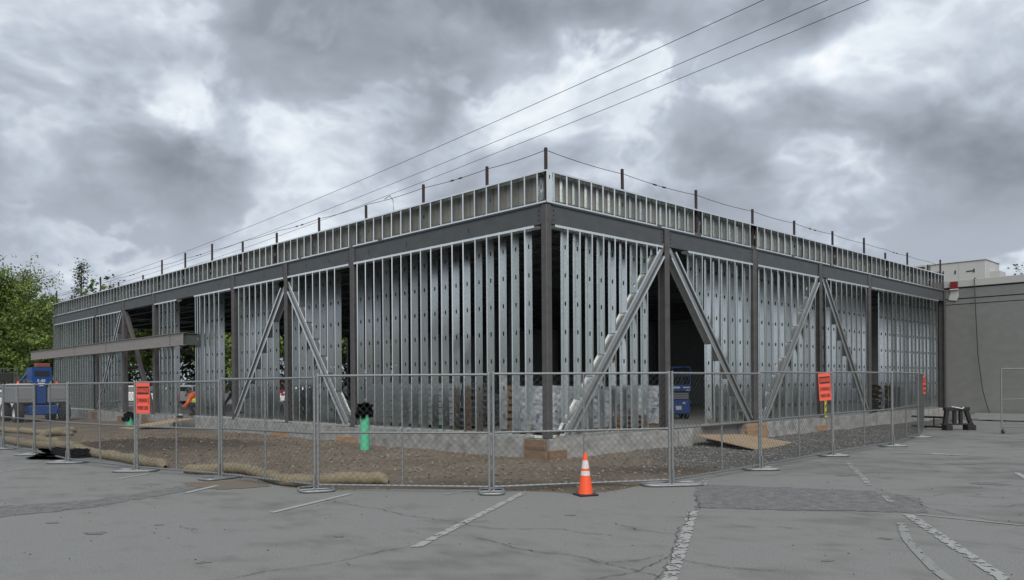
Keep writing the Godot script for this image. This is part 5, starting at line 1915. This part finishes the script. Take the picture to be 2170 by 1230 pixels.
# ---------------------------------------------------------------- background: cars, container, trees
func car(label: String, paint: Material, at: Vector3, turn: float, kind := 0):
	var o := thing("parked_car", label, "car", at, turn, "cars parked beyond the building")
	var L := 4.5
	var prof: PackedVector2Array
	var cab: PackedVector2Array
	if kind == 0:   # suv
		prof = PackedVector2Array([Vector2(-2.25, 0.32), Vector2(2.2, 0.32), Vector2(2.27, 0.6), Vector2(2.2, 0.86), Vector2(1.2, 1.02), Vector2(-2.2, 1.05), Vector2(-2.28, 0.7)])
		cab = PackedVector2Array([Vector2(1.15, 1.02), Vector2(0.45, 1.58), Vector2(0.2, 1.66), Vector2(-1.7, 1.66), Vector2(-2.0, 1.55), Vector2(-2.18, 1.04)])
	elif kind == 1: # pickup
		prof = PackedVector2Array([Vector2(-2.7, 0.42), Vector2(2.6, 0.42), Vector2(2.7, 0.7), Vector2(2.62, 1.05), Vector2(1.4, 1.14), Vector2(-2.68, 1.12), Vector2(-2.72, 0.8)])
		cab = PackedVector2Array([Vector2(1.3, 1.13), Vector2(0.7, 1.78), Vector2(0.5, 1.84), Vector2(-0.75, 1.84), Vector2(-0.95, 1.76), Vector2(-1.05, 1.12)])
	else:           # sedan
		prof = PackedVector2Array([Vector2(-2.3, 0.28), Vector2(2.25, 0.28), Vector2(2.33, 0.52), Vector2(2.22, 0.72), Vector2(1.1, 0.9), Vector2(-1.5, 0.92), Vector2(-2.25, 0.9), Vector2(-2.34, 0.6)])
		cab = PackedVector2Array([Vector2(1.05, 0.9), Vector2(0.3, 1.38), Vector2(0.0, 1.44), Vector2(-0.9, 1.43), Vector2(-1.3, 1.3), Vector2(-1.85, 0.91)])
	var s := ST()
	prism(s, prof, -0.9, 0.9)
	part("body", s, paint, o)
	s = ST()
	# cabin narrows towards the roof
	for i in cab.size() - 1:
		var a := cab[i]
		var b := cab[i + 1]
		var wa := 0.86 - (a.y - 0.9) * 0.26
		var wb := 0.86 - (b.y - 0.9) * 0.26
		quad(s, Vector3(a.x, a.y, -wa), Vector3(b.x, b.y, -wb), Vector3(b.x, b.y, wb), Vector3(a.x, a.y, wa), Vector3((b.y - a.y), -(b.x - a.x), 0).normalized())
	var ids := Geometry2D.triangulate_polygon(cab)
	for i in range(0, ids.size(), 3):
		for q in [-1.0, 1.0]:
			var v := []
			for m in 3:
				var p := cab[ids[i + m]]
				v.append(Vector3(p.x, p.y, q * (0.86 - (p.y - 0.9) * 0.26)))
			tri(s, v[0], v[1], v[2], Vector3(0, 0.25, q).normalized())
	var cb := part("cabin", s, paint, o)
	s = ST()
	var ymax := 0.0
	var ymin := 9.0
	for p in cab:
		ymax = maxf(ymax, p.y); ymin = minf(ymin, p.y)
	var gy0 := ymin + 0.08
	var gy1 := ymax - 0.1
	var x0 := 0.75
	var x1 := 0.30
	var rear := -1.75 if kind != 1 else -0.82
	if kind == 2: rear = -1.35
	for q in [-1.0, 1.0]:
		for w in [[x0, x1, -0.45, -0.45], [-0.55, -0.55, rear, rear + 0.18]]:
			if kind == 1 and w[0] < 0: w = [-0.5, -0.5, rear, rear]
			var z0: float = q * (0.87 - (gy0 - 0.9) * 0.26)
			var z1: float = q * (0.87 - (gy1 - 0.9) * 0.26)
			quad(s, Vector3(w[0], gy0, z0), Vector3(w[1], gy1, z1), Vector3(w[3], gy1, z1), Vector3(w[2], gy0, z0), Vector3(0, 0.25, q).normalized())
	var a0 := cab[0]
	var a1 := cab[1]
	var nn := Vector3(a1.y - a0.y, a0.x - a1.x, 0).normalized()
	quad(s, Vector3(lerpf(a0.x, a1.x, 0.1), lerpf(a0.y, a1.y, 0.1), -0.74) + nn * 0.012, Vector3(lerpf(a0.x, a1.x, 0.92), lerpf(a0.y, a1.y, 0.92), -0.62) + nn * 0.012, Vector3(lerpf(a0.x, a1.x, 0.92), lerpf(a0.y, a1.y, 0.92), 0.62) + nn * 0.012, Vector3(lerpf(a0.x, a1.x, 0.1), lerpf(a0.y, a1.y, 0.1), 0.74) + nn * 0.012, nn)
	var e0 := cab[cab.size() - 1]
	var e1 := cab[cab.size() - 2]
	nn = Vector3(-(e1.y - e0.y), e1.x - e0.x, 0).normalized()
	quad(s, Vector3(lerpf(e0.x, e1.x, 0.2), lerpf(e0.y, e1.y, 0.2), -0.7) + nn * 0.012, Vector3(lerpf(e0.x, e1.x, 0.9), lerpf(e0.y, e1.y, 0.9), -0.6) + nn * 0.012, Vector3(lerpf(e0.x, e1.x, 0.9), lerpf(e0.y, e1.y, 0.9), 0.6) + nn * 0.012, Vector3(lerpf(e0.x, e1.x, 0.2), lerpf(e0.y, e1.y, 0.2), 0.7) + nn * 0.012, nn)
	part("window", s, M.glass, cb)
	var wx := 1.38 if kind != 1 else 1.7
	for x in [-wx, wx]:
		for z in [-0.8, 0.8]:
			wheel(o, Vector3(x, 0.35, z), 0.35, 0.24, PI / 2, false)
	for z in [-0.66, 0.66]:
		s = ST()
		var fx: float = prof[2].x
		box(s, Vector3(fx - 0.12, 0.62, z - 0.2), Vector3(fx + 0.012, 0.76, z + 0.2))
		part("headlight", s, M.lightgrey, o)
		s = ST()
		var bx: float = prof[prof.size() - 1].x
		box(s, Vector3(bx - 0.012, 0.72, z - 0.15), Vector3(bx + 0.12, 0.9, z + 0.15))
		part("taillight", s, M.red, o)

func leaf_clump(sd: int, leaves: int, size: float) -> ArrayMesh:
	var r := RandomNumberGenerator.new()
	r.seed = sd
	var s := ST()
	for i in leaves:
		var c := Vector3(r.randfn(0, 0.5), r.randfn(0, 0.4), r.randfn(0, 0.5)) * size
		var b := Basis.from_euler(Vector3(r.randf_range(-0.9, 0.9), r.randf() * TAU, r.randf_range(-0.9, 0.9)))
		var w := size * r.randf_range(0.28, 0.42)
		var l := size * r.randf_range(0.45, 0.7)
		var p0 := c - b.z * l * 0.5
		var p1 := c + b.x * w * 0.5 + b.y * w * 0.1
		var p2 := c + b.z * l * 0.5 - b.y * l * 0.12
		var p3 := c - b.x * w * 0.5 + b.y * w * 0.1
		tri(s, p0, p1, p2, b.y)
		tri(s, p0, p2, p3, b.y)
	return s.commit()

func grow(s: SurfaceTool, r: RandomNumberGenerator, p: Vector3, d: Vector3, length: float, rad: float, depth: int, tips: Array, droop: float):
	var pts := [p]
	var radii := [rad]
	var q := p
	var dd := d
	var seg := 4
	for i in seg:
		dd = (dd + Vector3(r.randfn(0, 0.13), r.randfn(0.03, 0.1) + droop, r.randfn(0, 0.13))).normalized()
		q += dd * length / seg
		pts.append(q)
		radii.append(rad * lerpf(1.0, 0.55, (i + 1.0) / seg))
		if depth <= 1: tips.append(q)
	tube(s, pts, radii, 6 if depth > 2 else 4, false)
	if depth == 0: return
	var n := r.randi_range(3, 4) if depth > 1 else r.randi_range(3, 5)
	for i in n:
		var k: int = r.randi_range(2, seg)
		var side := Vector3(r.randfn(0, 1), r.randfn(0.15, 0.5), r.randfn(0, 1)).normalized()
		grow(s, r, pts[k], (dd * 0.75 + side * 0.85).normalized(), length * r.randf_range(0.6, 0.78), radii[k] * 0.62, depth - 1, tips, droop)

func tree(called: String, label: String, at: Vector3, height: float, sd: int, per_tip: int, size: float, c0: Color, c1: Color, group := "", spread := 1.0, depth := 3):
	var o := thing(called, label, "tree", at, 0.0, group)
	var r := RandomNumberGenerator.new()
	r.seed = sd
	var s := ST()
	var tips := []
	var hgt := height * 0.36
	grow(s, r, Vector3(0, -0.1, 0), Vector3.UP, hgt, height * 0.022, depth, tips, 0.02)
	for k in 4:
		var a := TAU * k / 4.0 + r.randf()
		grow(s, r, Vector3(0, hgt * r.randf_range(0.55, 0.95), 0), Vector3(cos(a) * spread, 0.7, sin(a) * spread).normalized(), height * 0.30, height * 0.012, depth - 1, tips, 0.0)
	# scale so that the top reaches the height
	var top := 0.1
	for t in tips: top = maxf(top, t.y)
	var sc := (height - size) / top
	var tr := part("trunk", s, M.bark, o)
	tr.scale = Vector3.ONE * sc
	crown(o, tips, sc, per_tip, size, c0, c1, r, sd)

func crown(o: Node, tips: Array, sc: float, per_tip: int, size: float, c0: Color, c1: Color, r: RandomNumberGenerator, sd: int):
	var mm := MultiMesh.new()
	mm.transform_format = MultiMesh.TRANSFORM_3D
	mm.use_colors = true
	mm.mesh = leaf_clump(sd % 5, 7, size)
	mm.instance_count = tips.size() * per_tip
	var i := 0
	for t in tips:
		for k in per_tip:
			var p: Vector3 = t * sc + Vector3(r.randfn(0, 1), r.randfn(0, 0.8), r.randfn(0, 1)) * size * 1.1
			var b := Basis.from_euler(Vector3(r.randf() * 0.8, r.randf() * TAU, r.randf() * 0.8)).scaled(Vector3.ONE * r.randf_range(0.45, 1.45))
			mm.set_instance_transform(i, Transform3D(b, p))
			mm.set_instance_color(i, c0.lerp(c1, r.randf()))
			i += 1
	var m := MultiMeshInstance3D.new()
	m.multimesh = mm
	m.name = "crown"
	var lm := mat(Color.WHITE, 0.7)
	lm.vertex_color_use_as_albedo = true
	lm.backlight_enabled = true
	lm.backlight = lin(0.10, 0.12, 0.03)
	m.material_override = lm
	m.set_meta("kind", "stuff")
	o.add_child(m)

func build_background():
	var white := mat(lin(0.66, 0.67, 0.66), 0.3)
	white.clearcoat_enabled = true
	var silver := mat(lin(0.36, 0.37, 0.38), 0.3, 0.5)
	var red := mat(lin(0.36, 0.012, 0.02), 0.3)
	red.clearcoat_enabled = true
	var dark := mat(lin(0.03, 0.032, 0.036), 0.3)
	var blue := mat(lin(0.03, 0.05, 0.10), 0.3)
	car("white estate car seen between the brace and the danger sign", white, Vector3(-33.6, 0, -70.0), 0.25, 0)
	car("white sedan parked behind the white estate car", white, Vector3(-41.0, 0, -82.0), 0.2, 2)
	car("white van like car beyond the doorway with the crouching person", white, Vector3(-30.2, 0, -74.0), 1.2, 0)
	car("silver car parked in the doorway gap", silver, Vector3(-27.4, 0, -70.0), 1.1, 0)
	car("red pickup truck seen between two columns", red, Vector3(-21.6, 0, -72.0), 1.5, 1)
	car("white sedan beside the red pickup truck", white, Vector3(-18.6, 0, -70.0), 1.4, 2)
	car("white estate car beyond the sedan by the red pickup", white, Vector3(-20.4, 0, -84.0), 1.4, 0)
	car("dark sedan seen through the open bay next to the braces", dark, Vector3(-14.5, 0, -74.0), 1.4, 2)
	car("white car parked beside the boom lift", white, Vector3(-31.2, 0, -48.5), 0.4, 2)
	car("pale estate car parked behind the boom lift basket", white, Vector3(-36.0, 0, -56.0), 0.3, 0)
	car("dark blue car parked far behind the white estate car", blue, Vector3(-37.0, 0, -86.0), 0.2, 0)
	car("silver sedan at the row's end behind the red pickup", silver, Vector3(-25.2, 0, -86.0), 1.2, 2)
	# cream shipping container behind the boom lift
	var c := thing("shipping_container", "cream corrugated shipping container behind the boom lift", "container", Vector3(-43.0, 0, -62.0), 0.5)
	var s := ST()
	box(s, Vector3(-6, 0.12, -1.2), Vector3(6, 2.5, 1.16))
	for k in 40:
		cbox(s, Vector3(-5.9 + k * 0.3, 0.2, 1.161), Vector3(-5.76 + k * 0.3, 2.4, 1.2), 0.015)
	part("wall", s, mat(lin(0.50, 0.47, 0.38), 0.6), c)
	s = ST()
	for y in [0.0, 2.41]:
		box(s, Vector3(-6.05, y, 1.201), Vector3(6.05, y + 0.14, 1.24))
	part("frame_rail", s, mat(lin(0.42, 0.39, 0.31), 0.6), c)
	var g0 := Color(0.065, 0.105, 0.020)
	var g1 := Color(0.20, 0.27, 0.055)
	var d0 := Color(0.035, 0.062, 0.018)
	var d1 := Color(0.10, 0.145, 0.038)
	# the group at the left
	tree("leafy_tree", "full green tree next to the far end of the steel building", Vector3(-40.0, 0, -58.0), 9.6, 301, 11, 0.32, g0, g1, "", 1.0)
	tree("leafy_tree", "broad green tree behind the boom lift basket", Vector3(-43.8, 0, -64.0), 11.3, 302, 11, 0.34, g0, g1, "", 1.2)
	tree("sparse_tree", "thin airy tree with wispy top rising above the green ones", Vector3(-44.6, 0, -66.0), 13.6, 303, 2, 0.30, g0, g1, "", 0.25)
	tree("leafy_tree", "dark green tree filling the gap beside the container", Vector3(-46.0, 0, -72.0), 10.5, 304, 10, 0.38, d0, d1, "", 1.2)
	tree("leafy_tree", "tall green tree at the edge behind the parked white cars", Vector3(-43.2, 0, -60.0), 12.4, 309, 9, 0.32, g0, g1, "", 0.8)
	tree("leafy_tree", "small dark treetop peeping over the parapet", Vector3(-63.0, 0, -120.0), 15.4, 305, 4, 0.5, d0, d1, "", 0.3)
	# slim conifer
	var o := thing("conifer_tree", "slim dark conifer standing far behind the parapet end", "tree", Vector3(-62.5, 0, -115.0))
	s = ST()
	tube(s, [Vector3(0, 0, 0), Vector3(0, 10, 0), Vector3(0.1, 19.6, 0)], [0.3, 0.2, 0.04], 7)
	var r := RandomNumberGenerator.new()
	r.seed = 306
	var tips := []
	for k in 70:
		var y := 7.0 + k * 0.178
		var a := r.randf() * TAU
		var l := (1.0 - pow((y - 7.0) / 13.0, 1.5)) * 1.45 + 0.2
		l *= r.randf_range(0.6, 1.1)
		var e := Vector3(cos(a) * l, y + 0.25, sin(a) * l)
		tube(s, [Vector3(0, y, 0), e], [0.05, 0.015], 4, false)
		for q in [0.5, 0.8, 1.0]: tips.append(Vector3(0, y, 0).lerp(e, q))
	part("trunk", s, M.bark, o)
	crown(o, tips, 1.0, 3, 0.34, Color(0.025, 0.040, 0.016), Color(0.06, 0.08, 0.03), r, 306)
	# the row seen through the frame
	var xs := [[-55.0, -88.0], [-46.0, -92.0], [-38.5, -98.0], [-31.0, -94.0], [-23.5, -98.0], [-16.5, -96.0], [-9.5, -100.0], [-3.0, -98.0], [-50.0, -78.0]]
	for i in xs.size():
		var lab: String = ["behind the small capped pipe", "behind the white estate car", "above the white sedan row", "beyond the doorway with the person", "behind the red pickup truck", "behind the row of white cars", "seen between the bright studs near the corner", "hidden mostly by stud stacks", "behind the canopy beam end"][i]
		tree("leafy_tree", ("dense dark green tree " if i % 2 == 0 else "lighter yellow green tree ") + lab, Vector3(xs[i][0], 0, xs[i][1]), 11.0 + (i * 7 % 4), 320 + i, 5, 0.62, d0 if i % 2 == 0 else g0, d1 if i % 2 == 0 else g1, "", 1.3)
	# hedge of undergrowth closing the view at the far lot's edge
	var hg := thing("hedge", "tall dark hedge closing the far parking lot behind the cars", "hedge", Vector3(-28.0, 0, -104.0))
	var ht := []
	for k in 2600:
		ht.append(Vector3(r.randf_range(-42, 42), 0.3 + 10.0 * pow(r.randf(), 1.3), r.randf_range(-1.8, 1.8)))
	crown(hg, ht, 1.0, 6, 0.62, d0, d1, r, 311)
	tree("leafy_tree", "leafy twig tips showing above the store coping", Vector3(45.5, 0, -64.0), 11.2, 340, 4, 0.4, d0, d1, "", 1.0)

# ---------------------------------------------------------------- power lines
func build_wires():
	var bs := [8.0, 9.45, 10.4]
	var lab := ["outermost thin black power line passing over the steel building", "middle thin black power line passing over the steel building", "innermost thin black power line passing over the steel building"]
	for i in 3:
		var o := thing("power_line", lab[i], "power line", W(-31.0, bs[i], 0.0), 0.0, "overhead power lines")
		var s := ST()
		var pts := []
		for k in 61:
			var a := -31.0 + 186.0 * k / 60.0
			var y := 9.8 + 0.00058 * pow(a - 62.0, 2.0)
			pts.append(W(a, bs[i], y) - o.position)
		tube(s, pts, [0.0095], 5, false)
		part("wire", s, M.cable, o)
	var pl := ["wooden utility pole holding the lines at the near end", "wooden utility pole holding the lines at the far end"]
	for k in 2:
		var a: float = [-31.0, 155.0][k]
		var p := thing("utility_pole", pl[k], "utility pole", W(a, 9.2, 0.0), TURN)
		var s := ST()
		tube(s, [Vector3(0, -0.5, 0), Vector3(0, 15.4, 0)], [0.17, 0.11], 10)
		part("pole", s, M.wood, p)
		s = ST()
		box(s, Vector3(-1.5, 14.55, -0.06), Vector3(1.5, 14.7, 0.06))
		part("cross_arm", s, M.wood, p)
